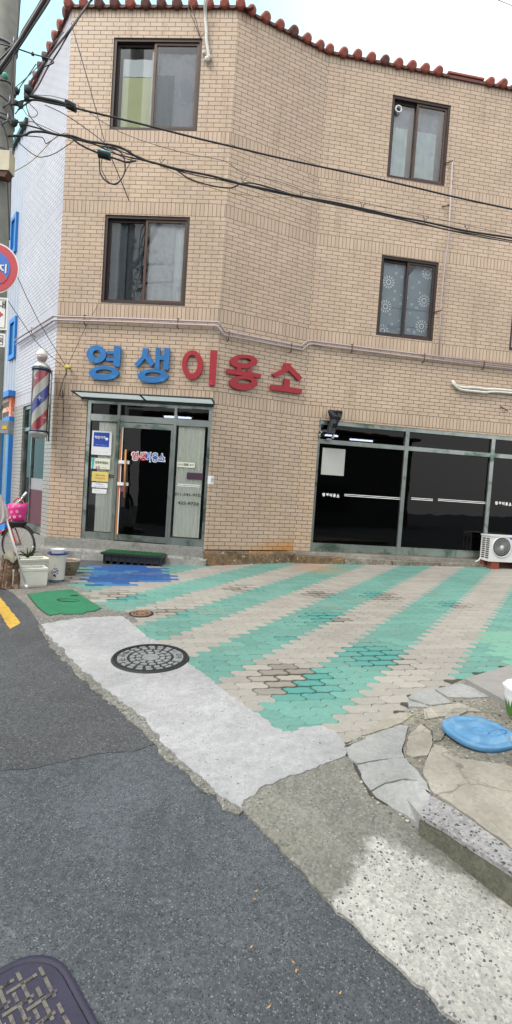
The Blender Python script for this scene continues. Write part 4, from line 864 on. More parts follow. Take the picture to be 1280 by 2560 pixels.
for body, x0, y0, x1, y1, m_ in (('영생', 330, 1129, 364, 1152, PIN), ('이용소', 365, 1131, 411, 1156, BIN)):
    mb = MB(); wtext(mb, A, body, x0-2, y0-2, x1+2, y1+2, -.0475, WIN, .075); mb.build('white_outline', st)
    mb = MB(); wtext(mb, A, body, x0, y0, x1, y1, -.0455, m_, .022); mb.build('lettering', st)
ph = thing('glass_lettering', A.at(470, 1240, -.06), 'black phone numbers and white double stripe on the right door pane', 'lettering')
words(ph, A, [('011-541-9732', 436, 1231, 506, 1243, -.0585, INK, .02), ('425-9732', 444, 1253, 497, 1264, -.0585, INK, .02)])
u0, u1, z0, z1 = wrect(A, 443, 1211, 500, 1218, -.06); mb = MB(); zc = (z0+z1)/2
for dz in (-.017, .012): mb.wbox(A, u0, u1, zc+dz, zc+dz+.012, -.0605, -.0585, WIN)
mb.build('stripe', ph)
dsn = panel('discount_notice', A, 443, 1154, 487, 1170, -.054, PC, 'pale strip notice with a 20% line on the right door pane', 'notice', .002)
words(dsn, A, [('경로우대', 445, 1159, 457, 1164, -.052, INK, 0), ('20%', 459, 1158, 471, 1165, -.052, INK, .03), ('할인', 474, 1160, 484, 1165, -.052, INK, 0)])
panel('dark_card', A, 467, 1181, 507, 1200, -.052, pm('dark_violet_card', (.05, .02, .045), .5), 'dark violet card on the right door pane just above the white stripes', 'card', .002)
wp = panel('wall_plate', A, 520, 1189, 526.5, 1210, .004, PW, 'small white plate with grey print fixed to the brick beside the door', 'plate')
wp2 = MB(); u, z = M.uz(527, 1200, .006); wp2.wbox(M, -.0, .085, z-.075, z+.075, .001, .006, PW); wp2.build('sheet', wp)
wp3 = MB(); wtext(wp3, M, '소', 528, 1194, 536, 1204, .008, VIN, .02); wp3.build('lettering', wp)
# on the big shop window
sh = panel('paper_sheet', C_, 807, 1119, 859, 1190, -.05, pm('off_white_paper', (.42, .43, .41), .8, 0, .12, 3), 'blank off-white paper sheet taped inside the upper left of the big shop window', 'paper', .001)
sl = thing('window_stripe_lettering', C_.at(900, 1240, -.06), 'white double stripes and small white shop name lettering across the big shop window', 'lettering')
for x0, y0, x1, y1 in ((861, 1238.5, 1000, 1246.5), (1028, 1247, 1082, 1250), (1095, 1250.5, 1213, 1257)):
    a = C_.uz(x0, y0, -.058); b = C_.uz(x1, y1, -.058); zc = 1.0*(a[1]+b[1])/2
    mb = MB()
    for dz in (-.016, .012): mb.wbox(C_, a[0], b[0], zc+dz, zc+dz+.011, -.0595, -.0575, WIN)
    mb.build('stripe', sl)
for x0, y0, x1, y1 in ((805, 1232, 850, 1241), (1237, 1253, 1280, 1262)):
    for i, ch in enumerate('영생이용소'): mb = MB(); f = (x1-x0)/5; wtext(mb, C_, ch, x0+i*f+1, y0+i*.7, x0+(i+1)*f-2, y1+i*.7, -.0575, WIN, .05); mb.build('lettering', sl)
# tube lamps glowing inside, seen through the transoms
TL = flat('lamp_tube', (.8, .87, 1.0), emis=5)
for (w_, u, z, d, L, lab) in ((C_, .80, 2.28, -.9, .35, 'glowing tube lamp inside behind the left transom of the big window'), (C_, 1.55, 2.26, -1.1, .5, 'second glowing tube lamp inside the shop, further along the big window'), (A, 2.05, 2.30, -.6, .5, 'glowing tube lamp inside the shop above the door')):
    tl = thing('tube_lamp', w_.P(u, z, d), lab, 'lamp', 'tube lamps inside the shop'); mb = MB(); mb.tube([w_.P(u-L/2, z, d), w_.P(u+L/2, z, d)], .016, TL, 8); mb.build('tube', tl); mb = MB(); mb.wbox(w_, u-L/2-.03, u+L/2+.03, z+.02, z+.06, d-.04, d+.04, WHT); mb.build('housing', tl)
# floodlight wrapped in a black plastic bag
BAG = flat('black_plastic_bag', (.008, .009, .013), .22)
fl = thing('wrapped_floodlight', C_.at(825, 1100, .1), 'floodlight wrapped in shiny black plastic bag above the big shop window', 'light')
mb = MB(); R = []
for i, (x, y, rx, ry) in enumerate(((812, 1074, .01, .01), (815, 1080, .06, .05), (826, 1084, .085, .06), (829, 1070, .07, .06), (833, 1060, .085, .07), (836, 1050, .095, .07), (838, 1043, .12, .08), (838, 1036, .135, .09), (838, 1029, .14, .09), (838, 1026.5, .13, .08))):
    c = C_.at(x, y, .13); ring = []
    for j in range(18):
        a = 2*pi*j/18; k = 1+.28*noise.noise(V((cos(a)*1.8, sin(a)*1.8, i*.8)))
        ring.append(c+C_.d*cos(a)*rx*k+C_.n*sin(a)*ry*k+V((0, 0, .012*noise.noise(V((a*2, i, 0))))))
    R.append(ring)
mb.rings(R, BAG, True, True, smooth=False); mb.build('plastic_bag', fl)
mb = blob(C_.at(805, 1083, .10), .055, BAG, 9, (1, .8, 1.1), .5); mb.build('bag_tail', fl)
mb = blob(C_.at(801, 1085, .09), .045, HOS, 4, (.5, .7, 1.2)); mb.build('tape_wrap', fl)
mb = blob(C_.at(832, 1092, .08), .035, HOS, 6, (.8, .7, 1.1)); blob(C_.at(822, 1098, .06), .03, HOS, 7, (1.6, .6, .5), mb=mb); mb.build('clamp', fl)
# ------------------------------------------------------------------ barber pole
BPc = dp(96.5, 1080, 8.50); SIL = pm('chromed_cap', (.55, .57, .56), .25, .7, .2, 6); NAV = pm('navy_band', (.02, .035, .08), .4, .3, .2, 6)
bp = thing('barber_pole', BPc, 'red white and blue striped barber pole under a white ball on the building corner', 'barber pole')
STR, t, b = nt('barber_stripes'); uv = t.nodes.new('ShaderNodeUVMap').outputs[0]; sep = t.nodes.new('ShaderNodeSeparateXYZ'); t.links.new(uv, sep.inputs[0])
fr_ = mathn(t, 'FRACT', mathn(t, 'ADD', mathn(t, 'SUBTRACT', mathn(t, 'DIVIDE', sep.outputs[1], .80), sep.outputs[0]), 3.77)); n = t.nodes.new('ShaderNodeValToRGB'); t.links.new(fr_, n.inputs[0]); n.color_ramp.interpolation = 'CONSTANT'
for i, (p, c) in enumerate(((0, (.48, .03, .055)), (.26, (.62, .61, .52)), (.5, (.02, .04, .34)), (.76, (.62, .61, .52)))):
    e = n.color_ramp.elements[i] if i < 2 else n.color_ramp.elements.new(p); e.position = p; e.color = c+(1,)
t.links.new(n.outputs[0], b.inputs['Base Color']); b.inputs['Roughness'].default_value = .35; b.inputs['Coat Weight'].default_value = 1; b.inputs['Coat Roughness'].default_value = .04
mb = MB(); r = .118; H = 1.03
for j in range(40):
    for i in range(10):
        a0, a1 = 2*pi*j/40, 2*pi*(j+1)/40; h0, h1 = H*i/10, H*(i+1)/10; P_ = lambda a, h: BPc+V((r*cos(a), r*sin(a), h))
        mb.face([P_(a0, h0), P_(a1, h0), P_(a1, h1), P_(a0, h1)], STR, uv=[(j/40, h0), ((j+1)/40, h0), ((j+1)/40, h1), (j/40, h1)], smooth=True)
mb.build('striped_drum', bp)
mb = MB(); mb.lathe([(.138, 0), (.138, H)], BPc, glass_mat('clear_tube', (.93, .95, .96), ior=1.3), n=40, cap0=False, cap1=False); mb.build('glass_tube', bp)
mb = MB(); mb.lathe([(.05, -.10), (.10, -.095), (.135, -.055), (.145, -.02), (.145, .0)], BPc, SIL); mb.build('bottom_cap', bp)
mb = MB(); mb.lathe([(.150, -.005), (.150, .025)], BPc, NAV, n=32); mb.lathe([(.150, H-.02), (.150, H+.015)], BPc, NAV, n=32); mb.build('band', bp)
mb = MB(); mb.lathe([(.148, H+.016), (.135, H+.06), (.10, H+.10), (.05, H+.125), (.045, H+.14)], BPc, SIL, n=32); mb.build('dome', bp)
mb = MB(); WB = pm('white_globe', (.72, .70, .68), .35, 0, .08, 3); mb.lathe([(.04, H+.125), (.06, H+.14), (.082, H+.19), (.088, H+.22)], BPc, pm('rosy_globe_base', (.40, .30, .30), .3), n=28); mb.lathe([(.088, H+.221), (.087, H+.25), (.072, H+.30), (.045, H+.335), (.01, H+.35)], BPc, WB, n=28); mb.build('globe', bp)
mb = MB(); pt = V((E0.x-.03, E0.y-.06, 0)); T = lambda z: V((pt.x, pt.y, BPc.z+z))
mb.tube([T(-.13), T(H+.06)], .016, STL, 6); mb.tube([T(-.13)+V((-.035, .0, 0)), T(H+.06)+V((-.035, .0, 0))], .008, WHT, 6)
for z in (-.01, H): mb.tube([BPc+V((.145, 0, z)), T(z)], .016, NAV, 6)
for z in (.15, .42, .62, .85): mb.tube([T(z)+V((-.04, 0, 0)), T(z)+V((-.05, -.02, .04)), T(z+.06)], .010, BLK, 5)
mb.build('bracket', bp)
STAR = flat('silver_star', (.75, .75, .66), .3)
for x, y, s_ in ((88, 944, .05), (98, 994, .055), (109, 1043, .04)):
    a0 = dp(x, y, 8.38); mb = MB(); dx = a0.x-BPc.x; dx = max(-.112, min(.112, dx)); a = atan2(-sqrt(.1195**2-dx*dx), dx); pts = []
    for q in range(8):
        rr_ = s_ if q % 2 == 0 else s_*.3; th = pi*q/4; aa = a+rr_*cos(th)/.1195; pts.append(BPc+V((.1205*cos(aa), .1205*sin(aa), a0.z-BPc.z+rr_*sin(th))))
    cc_ = BPc+V((.1205*cos(a), .1205*sin(a), a0.z-BPc.z))
    for q in range(8): mb.face([cc_, pts[q], pts[(q+1) % 8]], STAR)
    mb.build('star_print', bp)
# ------------------------------------------------------------------ utility pole and what hangs on it
PY_ = 6.5; pe = dp(20, 560, PY_); px_ = pe.x-.155; pg = gz(px_, PY_)
PCON = pm('pole_concrete', (.27, .27, .245), .85, 0, .3, 6, .3, c2=(.19, .19, .175), thr=(.55, .7), s2=3)
CAB = pm('cable_black', (.014, .015, .02), .45, 0, .3, 30); CABV = pm('cable_greyviolet', (.05, .05, .075), .45, 0, .3, 30)
upole = thing('utility_pole', (px_, PY_, pg), 'round grey concrete utility pole at the left edge with cable clamps and a steel band', 'utility pole')
mb = MB(); mb.tube([(px_, PY_, pg-.3), (px_, PY_, 3), (px_, PY_, 6), (px_, PY_, 11)], [.175, .165, .155, .14], PCON, 28); mb.build('shaft', upole)
for z in (5.05, 5.4, 6.3, 2.9, 1.9, 7.0):
    mb = MB(); mb.lathe([(.17, 0), (.17, .03)], (px_, PY_, z), STL, n=24); mb.box((px_+.17, PY_-.03, z+.015), (.05, .06, .06), STL); mb.build('steel_band', upole)
for (x, y, l) in ((10, 108, .2), (0, 300, .16), (8, 255, .14)):
    p = dp(x, y, PY_-.2); mb = MB(); mb.tube([p+V((-.1, .12, 0)), p+V((l*.6, 0, .0)), p+V((l*.6, 0, .08))], .012, STL, 6); mb.build('cable_hook', upole)
def boxy(name, x0, y0, x1, y1, Y, dep, mat, label, cat):
    a, b_ = dp(x0, y0, Y), dp(x1, y1, Y); t_ = thing(name, (a.x, Y, b_.z), label, cat); mb = MB(); mb.box(((a.x+b_.x)/2, Y+dep/2, (a.z+b_.z)/2), (b_.x-a.x, dep, a.z-b_.z), mat)
    mb.build('body', t_); return t_
bx = boxy('pole_box', -30, 372, 22, 425, 6.24, .14, pm('cream_steel_box', (.50, .46, .34), .5, 0, .2, 8, c2=(.30, .12, .04), thr=(.66, .72), s2=6), 'cream coloured steel box strapped high on the utility pole', 'box')
mb = MB(); q = dp(18, 430, 6.27); mb.hexa([q+V((-.14, -.02, -.05)), q+V((-.02, -.02, -.07)), q+V((-.02, .1, -.07)), q+V((-.14, .1, -.05)), q+V((-.14, -.02, 0)), q+V((.02, -.02, .0)), q+V((.02, .1, .0)), q+V((-.14, .1, 0))], RST); mb.build('underside_lamp', bx)
bx = boxy('pole_box', -20, 1049, 20, 1084, 6.22, .14, pm('grey_meter_box', (.22, .25, .27), .45), 'small grey box with a yellow sticker low on the utility pole', 'box')
mb = MB(); a, b_ = dp(6, 1064, 6.218), dp(17, 1073, 6.218); mb.box(((a.x+b_.x)/2, 6.2165, (a.z+b_.z)/2), (b_.x-a.x, .003, a.z-b_.z), pm('yellow_sticker', (.70, .42, .03), .5)); mb.build('sticker', bx)
# no-parking sign
SY = 6.05; sc = dp(-15, 671, SY); RD = pm('sign_red_paint', (.44, .04, .055), .45, 0, .15, 6); BD = pm('sign_blue_paint', (.03, .13, .48), .45, 0, .1, 6); SW_ = pm('sign_white', (.66, .68, .66), .45, 0, .1, 6)
ns = thing('no_parking_sign', sc, 'round red and blue no parking sign with white rim on the utility pole', 'sign')
ax = V((0, -1, 0)); R0 = .295
def disc(r, off, mat, name, parent=ns, th=.004): mb = MB(); mb.lathe([(r, 0), (r, th)], V((sc.x, SY-off, sc.z)), mat, n=48, axis=ax); return mb.build(name, parent)
disc(R0, 0, SW_, 'rim'); disc(R0*.95, .0042, RD, 'red_ring'); disc(R0*.66, .0084, BD, 'blue_field')
mb = MB(); d1 = V((.70, 0, -.71)); s1 = V((.71, 0, .70))*.042; c1 = V((sc.x, SY-.0128, sc.z)); mb.prism([c1-d1*.20-s1, c1+d1*.20-s1, c1+d1*.20+s1, c1-d1*.20+s1], V((0, .003, 0)), RD); mb.build('slash', ns)
mb = MB(); ct = dp(4, 671, SY-.018); put_text(mb, '지', ct, V((1, 0, 0)), V((0, 0, 1)), V((0, -1, 0)), .115, .105, SW_, .02)
mb.build('lettering', ns); mb = MB(); ct = dp(-32, 671, SY-.018); put_text(mb, '금', ct, V((1, 0, 0)), V((0, 0, 1)), V((0, -1, 0)), .11, .105, SW_, .02); mb.build('lettering', ns)
def plate(x0, y0, x1, y1, lab, txt, tx, tri=None):
    a, b_ = dp(x0, y0, SY), dp(x1, y1, SY); t_ = thing('sign_plate', (a.x, SY, b_.z), lab, 'sign', 'small plates under the round sign'); mb = MB()
    mb.box(((a.x+b_.x)/2, SY, (a.z+b_.z)/2), (b_.x-a.x, .006, a.z-b_.z), SW_); mb.build('plate', t_); mb = MB(); i = .022
    X0, X1, Z0, Z1 = a.x+i, b_.x-i, b_.z+i, a.z-i
    for (u0, u1, v0, v1) in ((X0, X1, Z0, Z0+.006), (X0, X1, Z1-.006, Z1), (X0, X0+.006, Z0+.006, Z1-.006), (X1-.006, X1, Z0+.006, Z1-.006)): mb.box(((u0+u1)/2, SY-.0045, (v0+v1)/2), (u1-u0, .002, v1-v0), INK)
    mb.build('border', t_); mb = MB(); p = dp(*tx[:2], SY-.006); put_text(mb, txt, p, V((1, 0, 0)), V((0, 0, 1)), V((0, -1, 0)), tx[2], tx[3], INK, .02); mb.build('lettering', t_)
    if tri: mb = MB(); p = dp(*tri, SY-.006); mb.prism([p+V((-.3, 0, .025)), p+V((-.05, 0, .025)), p+V((-.05, 0, .055)), p+V((.02, 0, 0)), p+V((-.05, 0, -.055)), p+V((-.05, 0, -.025)), p+V((-.3, 0, -.025))], V((0, .002, 0)), RD); mb.build('arrow', t_)
    return t_
plate(-60, 740, 17.5, 826, 'upper white plate with black border and red arrow below the round sign', '구역내', (-20, 760, .32, .085), (4, 786))
plate(-55, 830, 12, 868, 'lower narrow white plate with black border below the round sign', '공휴일제외', (-22, 849, .28, .07))
# ---------- overhead cables
def cab(pts, r, mat, label, Y=None, grp='overhead cables running from the pole', name='overhead_cable', k=5, depth=None, sag=0):
    P_ = []
    for q in pts:
        Y_ = q[2] if len(q) > 2 else (depth(q[0]) if depth else 6.4+q[0]/1280*1.3)
        P_.append(dp(q[0], q[1], Y_))
    mb = MB(); mb.tube(smooth_path(P_, k), r, mat, 6); return tag(mb.build(name), label, 'cable', grp)
cab([(28, 262), (60, 252), (92, 250), (125, 257), (165, 265), (195, 272), (240, 283), (300, 297), (400, 322), (490, 345), (600, 371), (700, 395), (850, 427), (1000, 460), (1140, 493), (1290, 525), (1500, 566)], .0125, CAB, 'thick black cable running highest across the whole brick front')
cab([(60, 236), (82, 241), (110, 247), (140, 253), (170, 262)], .020, pm('ribbed_dark_clamp', (.03, .035, .035), .6, 0, .5, 60, .6), 'rough dark clamp rod joining the upper black cable near the pole', name='cable_clamp', grp='cable clamps')
cab([(20, 340), (60, 338), (78, 330), (110, 330), (150, 338), (180, 340), (215, 352), (250, 358), (300, 368), (350, 396), (400, 411), (450, 424), (530, 440), (600, 459), (680, 476), (755, 492), (830, 505), (905, 521), (990, 541), (1060, 554), (1165, 577), (1290, 596), (1500, 630)], .014, CAB, 'thickest black cable of the lower bundle across the brick front')
cab([(30, 300), (72, 314), (100, 322), (150, 338), (200, 350), (240, 362), (290, 385), (350, 399), (430, 420), (470, 445), (520, 462), (575, 470), (607, 458), (650, 462), (755, 493), (830, 508), (905, 524), (990, 545), (1060, 560), (1120, 575), (1165, 582), (1225, 592), (1290, 604)], .009, CAB, 'black cable looping slackly below the lower bundle before the second window')
cab([(150, 338), (200, 352), (300, 378), (400, 413), (480, 436), (560, 452), (680, 480), (755, 495), (905, 527), (1060, 562), (1165, 585), (1290, 608)], .007, CAB, 'thin black cable twisting along the lower bundle')
YC = pm('yellow_cable', (.34, .22, .07), .5, 0, .2, 20)
cab([(20, 437), (80, 402), (150, 336), (200, 346), (300, 372), (400, 414), (470, 448), (560, 478), (680, 494), (755, 493), (830, 509), (900, 522)], .0045, YC, 'thin yellow cable rising from the pole and winding through the lower bundle')
cab([(60, 236), (170, 250), (300, 330), (450, 380), (560, 402), (605, 431), (700, 455), (780, 483), (900, 505), (1030, 533), (1180, 566), (1290, 590)], .0035, CABV, 'thin pale messenger wire strung just above the lower bundle', k=3)
for (x, y) in ((402, 412), (606, 458), (753, 492), (905, 521), (1062, 556), (1166, 578)):
    Y_ = 6.4+x/1280*1.3; mb = MB(); mb.tube([dp(x, y+5, Y_), dp(x-1, y-8, Y_), dp(x-4, y-16, Y_)], .005, CAB, 5); mb.tube([dp(x+1, y, Y_), dp(x+4, y-9, Y_), dp(x+11, y-14, Y_)], .004, CAB, 5)
    tag(mb.build('cable_tie'), 'black tie with two loose ends holding the lower cable bundle together', 'cable tie', 'ties along the lower cable bundle')
cab([(175, 340), (195, 358), (225, 374), (262, 388), (290, 397), (315, 405), (340, 402)], .011, CAB, 'short black cable dropping through the blue topped splice')
SPL = pm('splice_block', (.018, .028, .032), .6, 0, .6, 50, .8); CYN = pm('cyan_plastic', (.12, .42, .46), .4)
for (x0, y0, x1, y1, lab, top) in ((165, 256, 190, 276, 'black ribbed splice block on the upper cable near the building corner', False), (246, 380, 276, 396, 'black splice block with pale blue top below the lower bundle', True)):
    Y_ = 6.6; a, b_ = dp(x0, y0+4, Y_), dp(x1, y1-4, Y_); t_ = thing('splice_block', a, lab, 'splice'); mb = MB(); n = 9
    R = []
    for i in range(n*2):
        c = a.lerp(b_, i/(n*2-1)); r_ = .035 if i % 2 else .047; R.append([c+V((0, cos(2*pi*j/8)*r_, sin(2*pi*j/8)*r_*1.1)) for j in range(8)])
    mb.rings(R, SPL, True, True, smooth=False); mb.build('body', t_)
    if top: mb = MB(); mb.tube([a+V((0, 0, .045)), b_+V((0, 0, .045))], .018, CYN, 6); mb.build('cover', t_)
cab([(248, 396), (250, 430), (262, 450), (280, 460), (297, 455), (310, 435), (313, 410), (305, 385), (285, 370), (250, 366)], .009, CAB, 'black cable loop hanging below the blue topped splice block')
cab([(255, 395), (253, 420), (262, 440), (272, 455), (288, 462), (303, 449), (318, 420), (329, 398), (328, 380), (310, 372), (280, 366)], .005, CAB, 'thinner second loop hanging beside the black cable loop')
cab([(178, 58, 7.2), (225, 220, 7.2), (263, 360, 7.1), (270, 374, 7.1), (323, 502, 7.4)], .007, CABV, 'thin violet grey wire falling steeply from the eave across both bundles', k=2)
cab([(112, 262), (160, 285), (210, 318), (255, 352), (268, 368), (310, 395), (345, 403)], .005, CABV, 'thin wire sloping from the upper clamp down to the lower bundle')
# bundle passing over the pole at the top left
for i, (pts, r) in enumerate((([(125, -25), (105, 10), (62, 81), (45, 109), (0, 172), (-30, 215)], .026), ([(112, -20), (95, 14), (58, 74), (43, 103), (-10, 160)], .010), ([(135, -20), (112, 18), (70, 84), (46, 120), (0, 185)], .011), ([(140, -30), (118, 12), (74, 78), (48, 112), (-6, 164)], .008), ([(54, -20), (50, 0), (45, 70), (41, 107), (33, 150), (32, 200), (38, 240)], .010), ([(48, -20), (44, 60), (38, 120), (29, 170), (31, 230), (35, 262)], .010))):
    lab = ['thickest black cable of the steep bundle crossing the pole top left', 'thin black cable on the left of the steep bundle at the pole', 'thin black cable on the right of the steep bundle at the pole', 'fourth thin cable of the steep bundle at the pole', 'cable running straight down the right edge of the pole', 'second cable running down the right edge of the pole'][i]
    cab(pts, r, CAB, lab, depth=lambda x: 6.25, grp='cables at the top left by the pole')
cab([(250, -20, 6.9), (222, 8, 6.9), (178, 70, 6.8), (120, 144, 6.7), (80, 200, 6.6), (62, 232, 6.5)], .013, CAB, 'black cable sweeping down along the side eave to the clamp', grp='cables at the top left by the pole')
cab([(235, -12, 6.9), (182, 68, 6.8), (165, 95, 6.8), (145, 130, 6.8), (120, 168, 6.8), (95, 215, 6.7), (80, 236, 6.6)], .009, CAB, 'second black cable beside the sweeping one along the side eave', grp='cables at the top left by the pole')
cab([(-10, 108), (20, 114), (50, 124), (82, 135), (105, 141), (125, 148), (134, 155), (128, 160), (112, 166)], .008, CAB, 'thin black cable with small insulators crossing from the pole to the eave', depth=lambda x: 6.3, grp='cables at the top left by the pole')
cab([(30, 225), (60, 200), (100, 160), (125, 120), (160, 80)], .0045, CABV, 'thin straight wire rising from the clamp cluster toward the eave', grp='cables at the top left by the pole')
for (pts, r) in (([(40, 240), (52, 215), (70, 190), (90, 160)], .006), ([(45, 275), (62, 262), (80, 250)], .009), ([(38, 285), (55, 262), (66, 238), (78, 225)], .006), ([(60, 235), (75, 260), (90, 275), (94, 285), (84, 293), (68, 288), (58, 272)], .004), ([(66, 240), (67, 270), (78, 295), (100, 318), (125, 330)], .006), ([(0, 200), (20, 205), (34, 220), (38, 245)], .010), ([(-5, 235), (15, 250), (30, 270), (35, 300)], .008), ([(-5, 280), (20, 290), (35, 310)], .007), ([(0, 300), (10, 320), (18, 350), (21, 375)], .008), ([(34, 303), (55, 305), (75, 304), (90, 308), (150, 335)], .004), ([(30, 338), (60, 368), (90, 390), (110, 392), (140, 382), (188, 350)], .005), ([(34, 338), (95, 342), (108, 346), (114, 358), (122, 356), (145, 340)], .006), ([(18, 440), (21, 520), (24, 600)], .008), ([(28, 430), (26, 520), (24, 600)], .005)):
    cab(pts, r, CAB, 'short black drop wire curling off the crowded clamps beside the pole', depth=lambda x: 6.3+max(0, x)/400, grp='loose drop wires beside the pole', name='drop_wire')
for (x, y, s_) in ((43, 228, .035), (40, 258, .03), (52, 264, .035), (70, 224, .05), (36, 305, .045), (54, 312, .03), (82, 135, .02), (112, 143, .04), (66, 243, .035), (42, 105, .03)):
    mb = blob(dp(x, y, 6.32), s_, SPL, x, (1, .8, 1.1), .5, 8, 6); tag(mb.build('cable_clamp'), 'small dark knobbly cable clamp in the tangle beside the pole', 'clamp', 'knobbly clamps beside the pole')
mb = blob(dp(13, 190, 6.25), .035, pm('green_tape', (.10, .42, .32), .6), 3); tag(mb.build('green_tape_knot'), 'small green tape knot on the pole among the cables', 'tape')
# wires meeting at the yellow insulator on the building corner
YI = pm('yellow_insulator', (.72, .62, .04), .4); yp = A.at(168, 918, .10)
ti = thing('insulator', yp, 'small yellow insulator with black bracket on the brick corner beside the barber pole', 'insulator'); mb = blob(yp, .045, YI, 2, (1, .7, .8), .3, 10, 8); mb.build('knob', ti)
mb = MB(); mb.tube([yp+V((.03, 0, -.02)), A.at(175, 920, .0)], .014, BLK, 6); mb.tube([yp+V((-.01, 0, -.03)), yp+V((-.01, 0, -.14))], .010, BLK, 6); mb.build('bracket', ti)
for pts, lab in (([(20, 640, 6.3), (95, 800, 7.5), (166, 917, 8.58)], 'thin wire slanting down from behind the round sign to the yellow insulator'), ([(16, 745, 6.3), (60, 812, 7.2), (100, 865, 7.9), (163, 920, 8.55)], 'lower thin wire slanting from the sign plate to the yellow insulator')):
    cab(pts, .0045, CAB, lab, k=3, grp='wires to the yellow insulator')
mb = MB(); mb.tube(pr([(A, 245, 762, .02), (A, 215, 816, .09), (A, 169, 914, .1)]), .004, CAB, 5); tag(mb.build('wall_wire'), 'thin wire from the middle window sill down to the yellow insulator', 'cable')
mb = MB(); mb.tube(smooth_path(pr([(A, 166, 930, .06), (A, 158, 950, .03), (A, 155, 965, .02), (A, 149, 980, .02), (A, 150, 990, .02), (A, 158, 992, .02), (A, 156, 975, .02), (A, 158, 1010, .02), (A, 157, 1060, .02)])), .005, BLK, 5); tag(mb.build('wall_wire'), 'thin dark wire looping down the brick below the yellow insulator', 'cable')
mb = MB(); mb.tube(pr([(A, 468, 14, .12), (A, 485, 55, .06), (A, 501, 95, .03)]), .005, CAB, 5); mb.tube(pr([(A, 477, 14, .12), (A, 490, 50, .06), (A, 501, 95, .03), (A, 513, 80, .05)]), .005, CAB, 5); tag(mb.build('wall_wire'), 'pair of thin wires from the eave to the top window corner', 'cable')
mb = MB(); mb.tube([dp(1225, -8, 9), dp(1290, 18, 9.5)], .006, CAB, 5); tag(mb.build('overhead_cable'), 'thin wire crossing the sky at the top right corner', 'cable')
# ------------------------------------------------------------------ air conditioner outdoor unit
ACW = pm('ac_white_steel', (.60, .61, .62), .4, 0, .1, 6); ua0, _z = C_.uz(1220, 1390, .36); za = .025; Wd, Hh, D0, D1 = .80, .50, .10, .40
ac = thing('air_conditioner', C_.P(ua0+Wd/2, za, .25), 'white outdoor air conditioner unit with round fan grille on the ledge at right', 'air conditioner')
mb = MB(); mb.wbox(C_, ua0, ua0+Wd, za, za+Hh-.025, D0, D1, ACW); mb.wbox(C_, ua0-.012, ua0+Wd+.012, za+Hh-.0249, za+Hh, D0-.01, D1+.012, pm('ac_lid', (.66, .67, .69), .35)); mb.build('casing', ac)
mb = MB()
for r_ in range(10):
    for c_ in range(2): z = za+.05+r_*.040; mb.hexa([C_.P(ua0-.0015, z, D0+.04+c_*.13), C_.P(ua0-.0015, z, D0+.14+c_*.13), C_.P(ua0+.01, z, D0+.14+c_*.13), C_.P(ua0+.01, z, D0+.04+c_*.13), C_.P(ua0-.0015, z+.024, D0+.04+c_*.13), C_.P(ua0-.0015, z+.024, D0+.14+c_*.13), C_.P(ua0+.01, z+.024, D0+.14+c_*.13), C_.P(ua0+.01, z+.024, D0+.04+c_*.13)], BLK)
tag(mb.build('side_vents', ac), kind=None)
fu, fz = C_.uz(1254, 1368, D1); fc = C_.P(fu, fz, D1); rf = .185
mb = MB(); mb.lathe([(rf, .001), (rf, .002)], fc, pm('fan_dark', (.03, .035, .037), .5), n=40, axis=C_.n); mb.build('fan_opening', ac)
def onf(r, a, o_): return C_.P(fu+r*cos(a), fz+r*sin(a), D1+o_)
mb = MB(); n = 48
ring = lambda r, o_: [onf(r, 2*pi*i/n, o_) for i in range(n)]
mb.rings([ring(rf-.004, .002), ring(rf-.002, .014), ring(rf+.012, .014), ring(rf+.016, .001)], ACW, False, False); mb.build('grille_rim', ac)
GRB = pm('grille_bar', (.36, .38, .38), .4); mb = MB()
for i in range(44):
    a = 2*pi*i/44; mb.tube([onf(.03+(rf-.035)*k/4, a+.5*(k/4)**1.3, .010) for k in range(5)], .0022, GRB, 4)
for r in (.06, .10, .14): mb.tube([onf(r, 2*pi*i/32, .010) for i in range(33)], .002, GRB, 4)
mb.build('fan_grille', ac)
mb = MB(); mb.lathe([(.034, .0), (.034, .012), (.025, .016)], fc, ACW, n=20, axis=C_.n); mb.build('grille_hub', ac)
mb = MB(); lu, lz = C_.uz(1281, 1347, D1); mb.prism([C_.P(lu+.055*cos(2*pi*i/20), lz+.018*sin(2*pi*i/20), D1+.002) for i in range(20)], -C_.n*.002, BIN); mb.build('oval_badge', ac)
mb = MB(); wtext(mb, C_, 'inverter', 1207, 1338, 1219, 1341, D1-.0, INK, 0)
BRK = pm('red_support_brick', (.22, .05, .03), .8, 0, .3, 10)
for k, du in enumerate((.06, .56)):
    mb = MB(); mb.wbox(C_, ua0+du, ua0+du+.16, -.145, za, D0+.16, D1-.01, BRK); tag(mb.build('support_brick'), ['red brick under the left foot of the air conditioner', 'red brick under the right foot of the air conditioner'][k], 'brick')
mb = MB(); mb.wbox(C_, ua0+.02, ua0+Wd-.02, -.072, za, D0, D0+.10, BRK); tag(mb.build('support_brick'), 'long red brick block behind, under the back edge of the air conditioner', 'brick')
mb = MB(); mb.tube(smooth_path([C_.P(ua0-.02, za+.04, .16), C_.P(ua0-.08, za-.01, .20), C_.P(ua0-.17, za-.035, .24)], 4), .014, HOS, 8); tag(mb.build('drain_hose'), 'short white drain hose curling out beside the air conditioner', 'hose')
